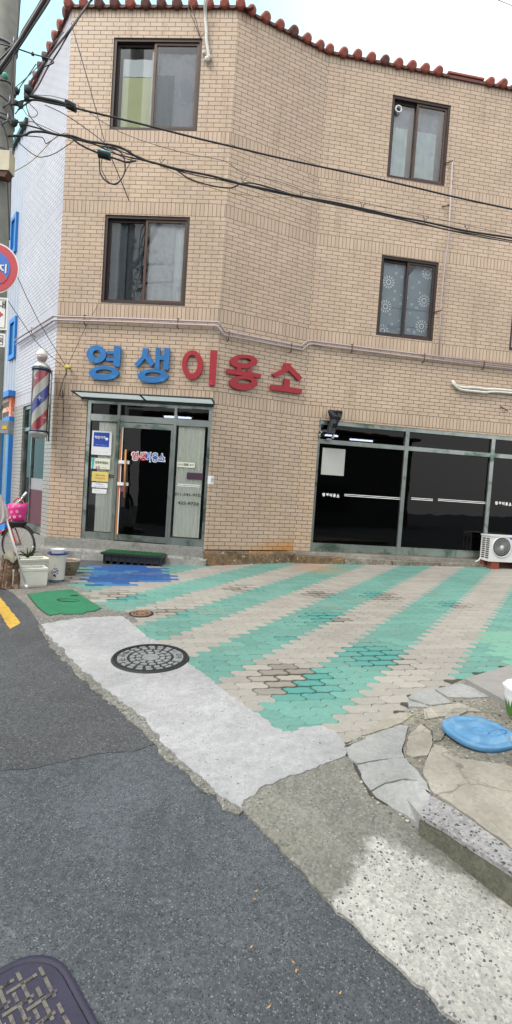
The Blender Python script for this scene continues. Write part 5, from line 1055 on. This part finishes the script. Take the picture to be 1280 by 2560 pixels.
# ------------------------------------------------------------------ doorstep box
s0 = A.uz(262, 1404, .30)[0]; s1_ = A.uz(405, 1411, .30)[0]; TURF = pm('green_turf', (.012, .11, .035), .95, 0, .4, 90, .9)
db = thing('doorstep_box', A.P((s0+s1_)/2, -.29, .25), 'low black plastic doorstep box topped with green artificial turf in front of the door', 'doorstep')
mb = MB(); zt_ = -.115; BPL = pm('black_crate_plastic', (.022, .024, .028), .4, 0, .3, 20)
gzl = gz(A.P(s0, 0).x, A.P(s0, 0).y-.35)
mb.wbox(A, s0, s1_, gzl+.045, zt_-.035, .10, .40, BPL); mb.wbox(A, s0-.03, s1_+.03, zt_-.034, zt_, .08, .43, BPL)
for i in range(9): a = s0+(s1_-s0-.05)*i/8; mb.wbox(A, a, a+.05, gzl-.02, gzl+.0449, .12, .39, BPL); mb.wbox(A, a+.012, a+.03, gzl+.05, zt_-.04, .401, .412, BPL)
mb.build('crate', db); mb = MB(); mb.wbox(A, s0, s1_, zt_+.0005, zt_+.014, .09, .415, TURF)
for i in range(2600):
    p = A.P(random.uniform(s0+.002, s1_-.002), zt_+.013, random.uniform(.092, .413)); d = V((random.gauss(0, .004), random.gauss(0, .004), random.uniform(.008, .014))); q = V((.0022, 0, 0))
    mb.face([p-q, p+q, p+d], TURF)
mb.build('turf_mat', db)
# ------------------------------------------------------------------ covers and plates in the ground
GNP = pm('green_plate_paint', (.014, .165, .075), .6, 0, .35, 9, .5, c2=(.03, .10, .06), thr=(.6, .7), s2=5); DIRTY = pm('dark_rim_grime', (.03, .032, .03), .9, 0, .3, 20)
gpp = [(70, 1487), (120, 1479), (181, 1475), (210, 1494), (253, 1521), (236, 1529), (215, 1531), (208, 1536), (162, 1537), (152, 1535), (125, 1540), (104, 1526), (92, 1515), (80, 1500)]
gpt = thing('green_ground_plate', gp(160, 1507), 'flat green painted plate set in the grey concrete by the planters', 'ground plate')
mb = MB(); mb.prism([gp(x, y)+V((0, 0, .010)) for x, y in gpp], V((0, 0, -.02)), GNP); mb.build('plate', gpt)
cg = gp(160, 1507); mb = MB(); mb.prism([cg+(gp(x, y)-cg)*1.025+V((0, 0, .003)) for x, y in gpp], V((0, 0, -.01)), DIRTY); mb.build('grimy_rim', gpt)
mb = MB(); e = gp(170, 1503)+V((0, 0, .012)); e2 = gp(187, 1492)+V((0, 0, .012))
mb.tube([e+V((.13*cos(a*2*pi/20), .06*sin(a*2*pi/20), 0)) for a in range(21)], .005, DIRTY, 4); mb.tube([e2+V((-.05, 0, 0)), e2+V((.03, .02, 0))], .012, DIRTY, 5); mb.build('lifting_ring', gpt)
IRON = pm('worn_cast_iron', (.205, .22, .225), .6, .1, .35, 14, .3); IROND = pm('dark_iron_recess', (.012, .014, .018), .7, .0, .4, 20)
def manhole(name, c, R_, lab, nm):
    c = V((c.x, c.y, gz(c.x, c.y)+.006)); up = V((-G1, -G2, 1)).normalized(); t_ = thing(name, c, lab, 'manhole cover'); rz = radians(12)
    L = lambda r, a, h=0: c+V((r*cos(a), r*sin(a), G1*r*cos(a)+G2*r*sin(a)+h))
    def arc(mb, r0, r1, a0, a1, h0, h1, mat, n=6):
        o_ = [L(r1, a0+(a1-a0)*i/n, h1) for i in range(n+1)]+[L(r0, a1-(a1-a0)*i/n, h1) for i in range(n+1)]; mb.prism(o_, V((0, 0, h0-h1)), mat)
    full = lambda r, h: [L(r, 2*pi*i/48, h) for i in range(48)]
    mb = MB(); mb.prism(full(R_*.985, .004), V((0, 0, -.01)), IROND); mb.build('base_disc', t_)
    mb = MB(); mb.rings([full(R_*.90, .004), full(R_*.90, .012), full(R_*.93, .012), full(R_*.93, .005), full(R_*.955, .005), full(R_*.955, .013), full(R_*1.0, .013), full(R_*1.03, -.002)], IROND, False, False, smooth=False); mb.build('frame_ring', t_)
    mb = MB(); mb.prism(full(R_*.23, .011), V((0, 0, -.007)), IRON)
    for (r0, r1, n, ph) in ((.285, .385, 10, .0), (.445, .545, 14, .2)):
        for i in range(n):
            a0 = rz+2*pi*(i+ph)/n; w_ = 2*pi/n; arc(mb, R_*r0, R_*r1, a0+w_*.13, a0+w_*.87, .004, .011, IRON, 4)
            arc(mb, R_*(r0-.035), R_*(r0+.01), a0+w_*.3, a0+w_*.7, .004, .0105, IRON, 2)
    for i in range(20):
        a0 = rz+.55+2*pi*i/20; dd = (a0-rz) % (2*pi)
        if abs(((a0-radians(188)+pi) % (2*pi))-pi) < .42 or abs(((a0-radians(12)+pi) % (2*pi))-pi) < .42: continue
        arc(mb, R_*.62, R_*.73, a0-.10, a0+.10, .004, .011, IRON, 4); arc(mb, R_*.77, R_*.85, a0-.06, a0+.14, .004, .0108, IRON, 4)
    for a in (188, 12): arc(mb, R_*.62, R_*.87, radians(a-27), radians(a+27), .004, .010, IRON, 8)
    mb.build('raised_pattern', t_)
    for body, a, r in (('구', 203, .75), ('부산', 172, .75), ('오수', 12, .75)):
        a_ = radians(a); mb = MB(); ex = V((-sin(a_), cos(a_), 0)); ey = V((-cos(a_), -sin(a_), 0)); ex.z = G1*ex.x+G2*ex.y; ey.z = G1*ey.x+G2*ey.y
        if a == 12: ex, ey = V((sin(a_), -cos(a_), 0)), V((cos(a_), sin(a_), 0)); ex.z = G1*ex.x+G2*ex.y; ey.z = G1*ey.x+G2*ey.y
        put_text(mb, body, L(R_*r, a_, .0115), ex, ey, V((0, 0, 1)), R_*(.20 if len(body) == 1 else .36), R_*.17, IROND, .02); mb.build('lettering', t_)
    return t_
mcl, mcr, mct, mcb = gp(279, 1645), gp(474, 1645), gp(374, 1608), gp(376, 1682)
manhole('manhole_cover', (mcl+mcr)/2+V((.0, -.02, 0)), (mcr-mcl).length/2*.97, 'round cast iron manhole cover with ring pattern in the pale concrete strip', '')
c = gp(353, 1535); c.z += .006; t_ = thing('valve_cover', c, 'small round rusty valve cover at the corner of the pavers', 'valve cover'); RU = pm('rusty_iron', (.22, .13, .07), .7, .2, .4, 25, .4)
L = lambda r, a, h: c+V((r*cos(a), r*sin(a), h+G1*r*cos(a)+G2*r*sin(a))); fl_ = lambda r, h: [L(r, 2*pi*i/28, h) for i in range(28)]
mb = MB(); mb.prism(fl_(.135, .002), V((0, 0, -.01)), IROND); mb.build('frame', t_)
mb = MB(); mb.rings([fl_(.088, .002), fl_(.09, .009), fl_(.110, .009), fl_(.112, .002)], RU, False, False); mb.prism(fl_(.05, .008), V((0, 0, -.006)), RU)
mb.build('lid', t_); mb = MB()
for i in range(7): a = 2*pi*i/7; mb.prism([L(.054, a, .008), L(.082, a, .008), L(.082, a+.5, .008), L(.054, a+.4, .008)], V((0, 0, -.005)), RU)
mb.build('raised_pattern', t_)
# rounded drain cover at the bottom left
DV = pm('violet_cast_iron', (.026, .024, .050), .7, .1, .35, 12, .3); DVB = pm('worn_pattern_iron', (.17, .16, .135), .8, .0, .5, 30, .8, c2=(.06, .052, .065), thr=(.5, .6), s2=30)
cr = gp(215, 2470); ct_ = gp(60, 2352); a0 = gp(0, 2350); e1 = (gp(205, 2560)-gp(120, 2400)); e1.z = 0; e1.normalize(); e2 = V((-e1.y, e1.x, 0))
if e2.x > 0: e2 = -e2
corner = gp(128, 2342); W2, H2 = .62, .62; dc = corner+e2*(W2/2)+e1*(H2/2); dc.z = gz(dc.x, dc.y)+.002
t_ = thing('drain_cover', dc, 'violet blue rounded cast cover with worn interlocking pattern in the asphalt near the viewer', 'manhole cover')
def srect(hw, hh_, rad, h):
    out = []
    for (sx, sy, a_) in ((1, 1, 0), (-1, 1, 90), (-1, -1, 180), (1, -1, 270)):
        for k in range(7): th = radians(a_+k*15); x = sx*(hw-rad)+rad*cos(th); y = sy*(hh_-rad)+rad*sin(th); q = dc+e2*x+e1*y; out.append(V((q.x, q.y, gz(q.x, q.y)+h)))
    return out
mb = MB(); mb.rings([srect(W2/2, H2/2, .15, -.006), srect(W2/2-.003, H2/2-.003, .148, .000), srect(W2/2-.018, H2/2-.018, .135, .000), srect(W2/2-.022, H2/2-.022, .133, -.006)], DV, False, False); mb.build('frame', t_)
mb = MB(); mb.prism(srect(W2/2-.026, H2/2-.026, .13, -.002), V((0, 0, -.008)), DV); mb.build('lid', t_)
mb = MB(); s_ = .030
def dbar(x0, y0, x1, y1, w_=.0055):
    for q in ((x0, y0), (x1, y1)):
        if abs(q[0]) > W2/2-.055 or abs(q[1]) > H2/2-.055 or (abs(q[0])+abs(q[1])) > W2-.13: return
    p, q = dc+e2*x0+e1*y0, dc+e2*x1+e1*y1; d = (q-p).normalized(); n_ = V((-d.y, d.x, 0))*w_; p -= d*w_; q += d*w_
    P_ = [p-n_, q-n_, q+n_, p+n_]; mb.prism([V((v.x, v.y, gz(v.x, v.y)+.0010)) for v in P_], V((0, 0, -.004)), DVB)
for i in range(-9, 10):
    for j in range(-9, 10):
        x, y = i*s_, j*s_; m_ = (i+2*j) % 5
        if m_ == 0: dbar(x-s_*.9, y, x+s_*1.4, y)
        elif m_ == 2: dbar(x, y-s_*.9, x, y+s_*1.4)
        elif m_ == 3: dbar(x, y-s_*.4, x, y+s_*.4)
        elif m_ == 4: dbar(x-s_*.3, y, x+s_*.5, y)
mb.build('raised_pattern', t_)
# ------------------------------------------------------------------ planters and pots by the lane
FOAM = pm('white_foam', (.60, .61, .54), .8, 0, .12, 20, .3, c2=(.38, .37, .30), thr=(.66, .75), s2=14); SOIL = pm('planting_soil', (.10, .075, .055), .95, 0, .6, 60, 1, c2=(.19, .15, .12), thr=(.5, .6), s2=50)
def trough(px0, py0, px1, py1, H_, D_, lab, back=V((0, 0, 0))):
    a, b_ = gp(px0, py0)+back, gp(px1, py1)+back; ex = (b_-a); ex.z = 0; W_t = ex.length; ex.normalize(); ey = V((-ex.y, ex.x, 0)); z0 = min(gz(a.x, a.y), gz(b_.x, b_.y)); a.z = z0
    t_ = thing('planter_box', a+ex*W_t/2+ey*D_/2, lab, 'planter', 'white foam planter boxes'); P_ = lambda u, v, h: a+ex*u+ey*v+V((0, 0, h)); mb = MB(); t = .03; fl = .012
    def rr(i, h, o=0): return [P_(i-o, i-o, h), P_(W_t-i+o, i-o, h), P_(W_t-i+o, D_-i+o, h), P_(i-o, D_-i+o, h)]
    mb.rings([rr(fl, 0), rr(.004, .03), rr(0, H_-.05), rr(0, H_-.03, .006), rr(0, H_-.004, .006), rr(.005, H_), rr(t-.004, H_), rr(t, H_-.01), rr(t+.005, H_-.045)], FOAM, True, False, smooth=False); mb.build('foam_box', t_)
    mb = MB(); n = 16; R = [[P_(t+.002+(W_t-2*t-.004)*i/n, t+.002+(D_-2*t-.004)*j/6, H_-.030+.022*noise.noise(V((i*.9, j*.9, px0*.1)))) for i in range(n+1)] for j in range(7)]
    mb.rings(R, SOIL, False, False, closed=False); mb.build('soil', t_); return t_, P_, W_t
tf, _, _ = trough(30, 1472, 118, 1464, .255, .24, 'front white foam planter box with bare soil beside the blue and white pot')
tb, Pb, Wb = trough(36, 1444, 118, 1436, .235, .26, 'rear white foam planter box with a leafy plant growing in it', V((0, .10, 0)))
pl = thing('strappy_plant', Pb(.2, .12, .20), 'small green plant with long arching strap leaves in the rear planter box', 'plant'); GL = pm('green_leaf', (.055, .12, .03), .5, 0, .3, 20, c2=(.13, .17, .06), thr=(.5, .7), s2=20)
base = dp(69, 1394, 6.85); mb = MB()
for (x, y, bend, w_) in ((42, 1378, .06, .016), (36, 1392, .07, .014), (68, 1368, .0, .015), (92, 1371, .02, .02), (100, 1380, .06, .013), (78, 1372, .0, .012), (56, 1384, .05, .012)):
    tip = dp(x, y, 6.80+random.uniform(-.08, .05)); mid = base.lerp(tip, .5)+V((0, 0, bend)); R = []
    for i in range(8):
        f = i/7; p = (base*(1-f)**2+mid*2*f*(1-f)+tip*f*f); ww = w_*(sin(pi*min(.97, f*.8+.18)))*(1-f*.5); d = (tip-base).normalized(); s_ = d.cross(V((0, 1, .3))).normalized()
        R.append([p-s_*ww, p+V((0, .006, -.004)), p+s_*ww])
    mb.rings(R, GL, False, False, closed=False)
mb.build('leaves', pl)
CER = pm('cream_ceramic', (.52, .51, .45), .25, 0, .1, 5, coat=.6); CBL = pm('cobalt_glaze', (.02, .035, .22), .25, 0, .3, 20)
pc_ = gp(141, 1452); pot = thing('ceramic_pot', pc_, 'tall cream ceramic pot with cobalt rim and painted blue flowers beside the planter boxes', 'pot')
mb = MB(); mb.lathe([(.100, 0), (.106, .03), (.104, .06), (.108, .2), (.113, .33), (.116, .36), (.12, .375)], pc_, CER, n=36); mb.build('body', pot)
mb = MB(); mb.lathe([(.1215, .372), (.138, .388), (.138, .396), (.12, .398), (.10, .36)], pc_, CBL, n=36, cap0=False, cap1=True); mb.lathe([(.1045, .012), (.1075, .014), (.1075, .026), (.1045, .028)], pc_, CBL, n=36, cap0=False, cap1=False); mb.build('cobalt_bands', pot)
mb = MB(); rnd = random.Random(4)
for (fx, fz, s_) in ((0, .10, .018), (.012, .085, .014), (-.012, .09, .014), (.0, .14, .013), (.018, .15, .012), (-.02, .14, .012), (.03, .165, .011), (-.034, .16, .011), (.0, .18, .012), (.016, .19, .011), (-.012, .19, .010), (.046, .16, .010), (-.048, .135, .012), (-.004, .22, .008), (.004, .25, .007), (.036, .125, .011), (-.03, .115, .010)):
    a = -pi/2+.12+fx/.11; rr0 = .1105; C0 = lambda da, dz: pc_+V((rr0*cos(a+da/.11), rr0*sin(a+da/.11), fz+dz))
    mb.face([C0(s_*(.6+.4*rnd.random())*cos(2*pi*k/6), s_*(.6+.4*rnd.random())*sin(2*pi*k/6)) for k in range(6)], CBL)
mb.build('flower_painting', pot)
bt_ = MB(); bw = pc_+V((0, 0, .385)); bt_.lathe([(.075, 0), (.085, .02), (.098, .058), (.100, .062), (.093, .062), (.08, .03), (.02, .015)], bw, pm('white_enamel', (.68, .70, .70), .3, 0, .06, 5), n=32); tag(bt_.build('bowl'), 'white bowl sitting in the mouth of the tall cream pot', 'bowl')
BRC = pm('brown_glazed_stoneware', (.27, .22, .14), .4, 0, .6, 40, .5, c2=(.07, .05, .03), thr=(.5, .6), s2=35); p2_ = gp(165, 1440)+V((0, .10, 0))
bp_ = thing('bowl_planter', p2_, 'brown patterned stoneware bowl planter with soil behind the tall cream pot', 'pot')
mb = MB(); mb.lathe([(.085, 0), (.09, .025), (.10, .04), (.135, .10), (.150, .17), (.150, .205)], p2_, BRC, n=32, cap1=False); mb.build('body', bp_)
mb = MB(); mb.lathe([(.1505, .200), (.165, .212), (.165, .228), (.145, .232), (.138, .20)], p2_, pm('tan_rim_glaze', (.36, .31, .23), .35), n=32, cap0=False, cap1=False); mb.build('rim', bp_)
mb = MB(); mb.lathe([(.14, .205), (.07, .217), (.01, .22)], p2_, SOIL, n=24); mb.build('soil', bp_)
pb2 = gp(90, 1398)+V((0, .55, 0)); pb2.z = gz(pb2.x, pb2.y); bs_ = thing('black_basin', pb2, 'black rubber basin of soil behind the planter boxes', 'basin')
mb = MB(); mb.lathe([(.13, 0), (.155, .11), (.165, .12), (.150, .12), (.14, .09)], pb2, BLK, n=28, cap1=False); mb.build('body', bs_); mb = MB(); mb.lathe([(.146, .095), (.01, .105)], pb2, SOIL, n=20); mb.build('soil', bs_)
BARK = pm('split_log_bark', (.14, .085, .055), .95, 0, .6, 14, 1, c2=(.24, .17, .12), thr=(.5, .62), s2=12); lb = gp(18, 1470); mb = MB()
for k, (dx, dy, r, h, ln) in enumerate(((0, 0, .075, .46, .05), (.10, .02, .055, .40, -.01), (-.10, .03, .06, .42, .06))):
    R = []
    for i in range(7):
        f = i/6; c = lb+V((dx+ln*f, dy, h*f)); R.append([c+V((cos(2*pi*j/9)*r*(1-.2*f)*(1+.35*noise.noise(V((j*1.7, k*5, i*.35)))), sin(2*pi*j/9)*r*.8*(1+.3*noise.noise(V((j*2.1, k*3, i*.3)))), 0)) for j in range(9)])
    mb.rings(R, BARK, True, True, smooth=False)
tag(mb.build('split_log'), 'rough brown split log standing on end at the lane edge left of the planters', 'log')
RAG = pm('grey_green_rag', (.22, .21, .165), .95, 0, .3, 15, .4); RAGP = pm('pale_pink_grey_cloth', (.42, .38, .38), .95, 0, .2, 10, .3)
def drape(pts, mat, lab, seed, name='cloth'):
    """pts: rows of 3D points from top to bottom"""
    mb = MB(); R = []
    for i, row in enumerate(pts):
        sp = smooth_path(row, 6); R.append([p+V((0, .025*noise.noise(V((j*.45, i*.5, seed))), .012*noise.noise(V((j*.6, i*.6, seed+4))))) for j, p in enumerate(sp)])
    mb.rings(R, mat, False, False, closed=False)
    return tag(mb.build(name), lab, 'cloth')
d7 = lambda x, y, Y=6.3: dp(x, y, Y)
drape([[d7(12, 1384, 6.55), d7(22, 1376, 6.5), d7(32, 1378, 6.5), d7(42, 1388, 6.5)], [d7(9, 1390, 6.42), d7(20, 1382, 6.36), d7(33, 1384, 6.34), d7(44, 1394, 6.36)], [d7(10, 1396, 6.36), d7(20, 1394, 6.30), d7(32, 1398, 6.29), d7(44, 1396, 6.32)], [d7(12, 1398, 6.35), d7(20, 1400, 6.3), d7(32, 1408, 6.28), d7(38, 1402, 6.3)]], RAG, 'crumpled grey green rag lying over the split log', 1)
drape([[d7(-16, 1236), d7(-6, 1236), d7(3, 1238), d7(8, 1246)], [d7(-18, 1256), d7(-6, 1258), d7(8, 1262), d7(16, 1268)], [d7(-20, 1284), d7(-8, 1288), d7(10, 1292), d7(24, 1290)], [d7(-20, 1304), d7(-8, 1308), d7(4, 1308), d7(18, 1297)]], RAGP, 'pale pinkish grey cloth hanging on the white stick at the left edge', 2)
mb = MB(); WST = pm('white_enamel_stick', (.66, .67, .68), .3, .1, .1, 5); a, b_ = gp(68, 1471), d7(3, 1256, 6.32); mb.tube([a, b_], .013, WST, 10); mb.tube([a, a+(b_-a).normalized()*.05], .019, WST, 10); tag(mb.build('white_stick'), 'white metal stick leaning from the ground up to the hanging cloth', 'stick')
# ------------------------------------------------------------------ bicycle
BY = 7.95; Wc = dp(46, 1361, BY); gb = gz(Wc.x, BY); Rw = Wc.z-gb; RED = pm('red_bicycle_paint', (.42, .025, .02), .3, 0, .15, 10, coat=.5); TYR = pm('tyre_rubber', (.02, .02, .022), .7, 0, .3, 20)
bk = thing('bicycle', V((Wc.x, BY, gb)), 'red bicycle with a pink front basket parked behind the planters', 'bicycle'); ux = V((cos(radians(-14)), sin(radians(-14)), 0)); uz_ = V((0, 0, 1)); un = V((-ux.y, ux.x, 0))
def bpt(x, z, y=0): return Wc+ux*x+uz_*z+un*y
def wheel(cx):
    mb = MB(); R_ = Rw-.018; mb.tube([bpt(cx+R_*cos(2*pi*i/40), R_*sin(2*pi*i/40)) for i in range(41)], .019, TYR, 8); w_ = mb.build('wheel', bk)
    mb = MB(); r2 = R_-.022; mb.tube([bpt(cx+r2*cos(2*pi*i/40), r2*sin(2*pi*i/40)) for i in range(41)], .009, SIL, 6); mb.build('rim', w_)
    mb = MB()
    for i in range(24): a = 2*pi*i/24; mb.tube([bpt(cx+.02*cos(a+.9), .02*sin(a+.9), .02*(-1)**i), bpt(cx+r2*cos(a), r2*sin(a))], .0014, SIL, 3)
    mb.tube([bpt(cx, 0, -.05), bpt(cx, 0, .05)], .018, STL, 8); mb.build('spokes', w_)
    mb = MB(); sweep = [bpt(cx+(Rw+.02)*cos(radians(a)), (Rw+.02)*sin(radians(a))) for a in range(35, 170, 9)]; mb.rings([[p-un*.028, p+uz_*.006, p+un*.028] for p in sweep], RED if cx < -.5 else BLK, False, False, closed=False); mb.build('mudguard', bk)
wheel(0); wheel(-1.02)
mb = MB(); hd = bpt(-.20, .42); hb = bpt(-.145, .28); bb_ = bpt(-.62, -.02); st_ = bpt(-.74, .42)
mb.tube([hb, hd], .022, RED, 8); mb.tube([hb, bb_], .017, RED, 8); mb.tube([hd+V((0, 0, -.05)), bb_.lerp(st_, .4)], .014, RED, 8); mb.tube([bb_, st_], .016, RED, 8); mb.tube([bb_, bpt(-1.02, 0)], .010, RED, 6); mb.tube([st_, bpt(-1.02, 0)], .009, RED, 6); mb.build('frame', bk)
mb = MB(); mb.tube(smooth_path([hb, bpt(-.11, .24, .045), bpt(-.05, .12, .05), bpt(0, 0, .05)]), .012, RED, 7); mb.tube(smooth_path([hb, bpt(-.11, .24, -.045), bpt(-.05, .12, -.05), bpt(0, 0, -.05)]), .012, RED, 7); mb.build('fork', bk)
mb = MB(); mb.tube(smooth_path([hd, bpt(-.22, .56), bpt(-.20, .60, .0), bpt(-.16, .62, -.12), bpt(-.30, .66, -.26), bpt(-.42, .64, -.28)]), .011, SIL, 7); mb.tube(smooth_path([bpt(-.20, .60, .0), bpt(-.14, .66, .12), bpt(-.10, .80, .24)]), .011, SIL, 7); mb.build('handlebar', bk)
mb = MB(); mb.tube([bpt(-.42, .64, -.28), bpt(-.32, .655, -.265)], .018, BLK, 8); mb.tube([bpt(-.095, .82, .25), bpt(-.12, .74, .19)], .018, WHT, 8); mb.build('grip', bk)
mb = MB(); mb.lathe([(.14, 0), (.10, .05), (.03, .07)], bpt(-.76, .44), BLK, n=18, sx=1, sy=.6); mb.build('saddle', bk)
mb = MB(); mb.tube([bpt(-.52, -.02, .06), bpt(-.72, -.06, .06)], .012, STL, 6); mb.lathe([(.09, -.005), (.09, .005)], bb_+un*-.05, STL, n=24, axis=un); mb.build('crank', bk)
PINK = pm('pink_basket_plastic', (.62, .03, .22), .45, 0, .15, 6); PKW = flat('pink_white_print', (.70, .45, .55)); Bc = dp(42, 1305, BY-.02)
mb = MB(); n = 30
def brg(f, k=1.0, inn=0): return [Bc+ux*((.12+.045*f-inn)*cos(2*pi*i/n))+un*((.09+.03*f-inn)*sin(2*pi*i/n))+uz_*(.29*f+.02*f*cos(2*pi*i/n)+.012*(f > .95)*sin(6*pi*i/n)) for i in range(n)]
mb.rings([brg(0), brg(.3), brg(.7), brg(1.0), brg(1.0, inn=.008), brg(.5, inn=.01), brg(.1, inn=.01)], PINK, True, False); bkt = mb.build('basket', bk)
mb = MB()
for (a, f, s_) in ((250, .25, .02), (285, .3, .022), (265, .55, .02), (300, .6, .02), (240, .8, .02), (275, .85, .018), (310, .9, .016), (225, .5, .018), (320, .35, .018), (262, .1, .012)):
    aa = radians(a); c = Bc+ux*((.1225+.045*f)*cos(aa))+un*((.0925+.03*f)*sin(aa))+uz_*.29*f; tt = (ux*-sin(aa)*.12+un*cos(aa)*.09).normalized(); nn2 = tt.cross(uz_).normalized()
    if nn2.y > 0: nn2 = -nn2
    o_ = [c+nn2*.003+tt*s_*cos(2*pi*k/12)+uz_*s_*sin(2*pi*k/12) for k in range(12)]; i_ = [c+nn2*.003+tt*s_*.5*cos(2*pi*k/12)+uz_*s_*.5*sin(2*pi*k/12) for k in range(12)]
    for k in range(12): mb.face([o_[k], o_[(k+1) % 12], i_[(k+1) % 12], i_[k]], PKW)
mb.build('ring_print', bkt)
mb = MB(); mb.tube([Bc+ux*(-.10+.24*k/12)*1.0+uz_*(.27+.11*sin(pi*k/12)) for k in range(13)], .010, RED, 7); mb.build('basket_handle', bkt)
mb = MB(); mb.lathe([(.10, -.075), (.155, -.02), (.165, .0), (.165, .012)], Bc, BLK, n=20, sx=1, sy=.7); mb.build('carrier', bk)
# ------------------------------------------------------------------ blue lid, slab and pot at the right edge
LID = pm('sky_blue_plastic', (.075, .215, .39), .55, 0, .3, 14, .3, c2=(.14, .27, .40), thr=(.5, .68), s2=7); lc = gh(1198, 1842, .0); lc.z += .004
ld = thing('bin_lid', lc, 'large sky blue rounded plastic lid lying flat on the cracked slab at right', 'lid'); a, b_ = gh(1109, 1836), gh(1281, 1836); RL = (b_-a).length/2*.98
mb = MB(); mb.lathe([(RL*.97, 0), (RL*1.0, .008), (RL*.995, .030), (RL*.975, .036), (RL*.86, .037), (RL*.84, .034), (RL*.66, .035), (RL*.64, .038), (RL*.28, .039), (RL*.26, .036), (RL*.20, .036), (RL*.18, .040), (RL*.12, .040), (RL*.10, .037), (.001, .037)], lc, LID, n=72, sq=2.5, rz=.35, cap1=False); mb.build('lid', ld)
mb = MB(); hc = lc+V((RL*.48, -.02, .037)); o_ = [hc+V((cos(2*pi*k/24)*.075*(1), sin(2*pi*k/24)*.032, 0)) for k in range(25)]; mb.tube([V((q.x, q.y+(q.x-hc.x)*.55, q.z)) for q in o_], .004, pm('lid_grip_blue', (.05, .15, .36), .5), 5); mb.build('grip_recess', ld)  # grip drawn as a ring of darker blue
bs = gh(1283, 1915, .0); gbx = thing('grey_tub', bs, 'grey plastic tub with a thin wire handle cut off by the right edge', 'tub'); mb = MB(); GRY = pm('grey_tub_plastic', (.30, .33, .36), .45)
bs2 = bs+V((.145, 0, 0)); mb.lathe([(.12, 0), (.135, .05), (.15, .12), (.156, .125), (.148, .125), (.13, .02)], bs2, GRY, n=32); mb.build('body', gbx); mb = MB(); mb.tube(smooth_path([bs2+V((-.14, -.03, .05)), bs2+V((-.165, -.12, .02)), bs2+V((-.12, -.20, .012)), bs2+V((.0, -.26, .012))]), .004, WHT, 6); mb.build('handle', gbx)
SLG = pm('smooth_grey_slab', (.225, .22, .215), .8, 0, .2, 10, .3); mb = MB(); sp_ = [(1162, 1696), (1286, 1659), (1420, 1625), (1420, 1800), (1262, 1752), (1250, 1744)]
mb.prism([gh(x, y, .045) for x, y in sp_], V((0, 0, -.05)), SLG); tag(mb.build('stone_slab'), 'smooth grey paving slab lying on the pavers at the right edge', 'slab')
fp = gh(1302, 1795, .0); fpt = thing('flower_pot', fp, 'white scalloped pot painted with green leaves, half cut off by the right edge', 'pot')
mb = MB(); n = 40; PWP = pm('white_glazed_pot', (.62, .62, .64), .3, 0, .15, 7, coat=.4)
def fr2(r, h, sc_=0): return [fp+V((r*(1+sc_*abs(sin(4*2*pi*i/n)))*cos(2*pi*i/n), r*(1+sc_*abs(sin(4*2*pi*i/n)))*sin(2*pi*i/n), h)) for i in range(n)]
mb.rings([fr2(.075, 0), fr2(.095, .06), fr2(.115, .15), fr2(.112, .19, .05), fr2(.118, .215, .12), fr2(.105, .225, .08), fr2(.09, .20), fr2(.085, .17)], PWP, True, True); mb.build('body', fpt)
mb = MB(); LG = pm('painted_green_leaf', (.07, .20, .03), .4, 0, .4, 20)
for k in range(12):
    a = radians(150+k*14); w_ = .016; Q = lambda da, h: fp+V(((.077+h*.26+.003)*cos(a+da), (.077+h*.26+.003)*sin(a+da), h)); mb.face([Q(-.10, .015), Q(.10, .015), Q(.16, .07), Q(.03, .135), Q(-.14, .07)], LG)
mb.build('leaf_painting', fpt)
# dry leaves and litter on the asphalt
mb = MB(); OL = pm('ochre_leaf', (.42, .22, .05), .8)
for x, y in ((636, 2250), (733, 2408), (740, 2430), (640, 2230), (628, 2370), (850, 2485), (672, 2520)):
    p = gp(x, y)+V((0, 0, .004)); a = random.uniform(0, 3); d = V((cos(a), sin(a), 0)); s_ = V((-d.y, d.x, 0)); mb.face([p-d*.008, p+s_*.003, p+d*.008+V((0, 0, .003)), p-s_*.003], OL, up=(0, 0, 1))
tag(mb.build('dry_leaf_bits'), 'tiny ochre leaf bits scattered on the dark asphalt', 'leaves', kind='stuff')
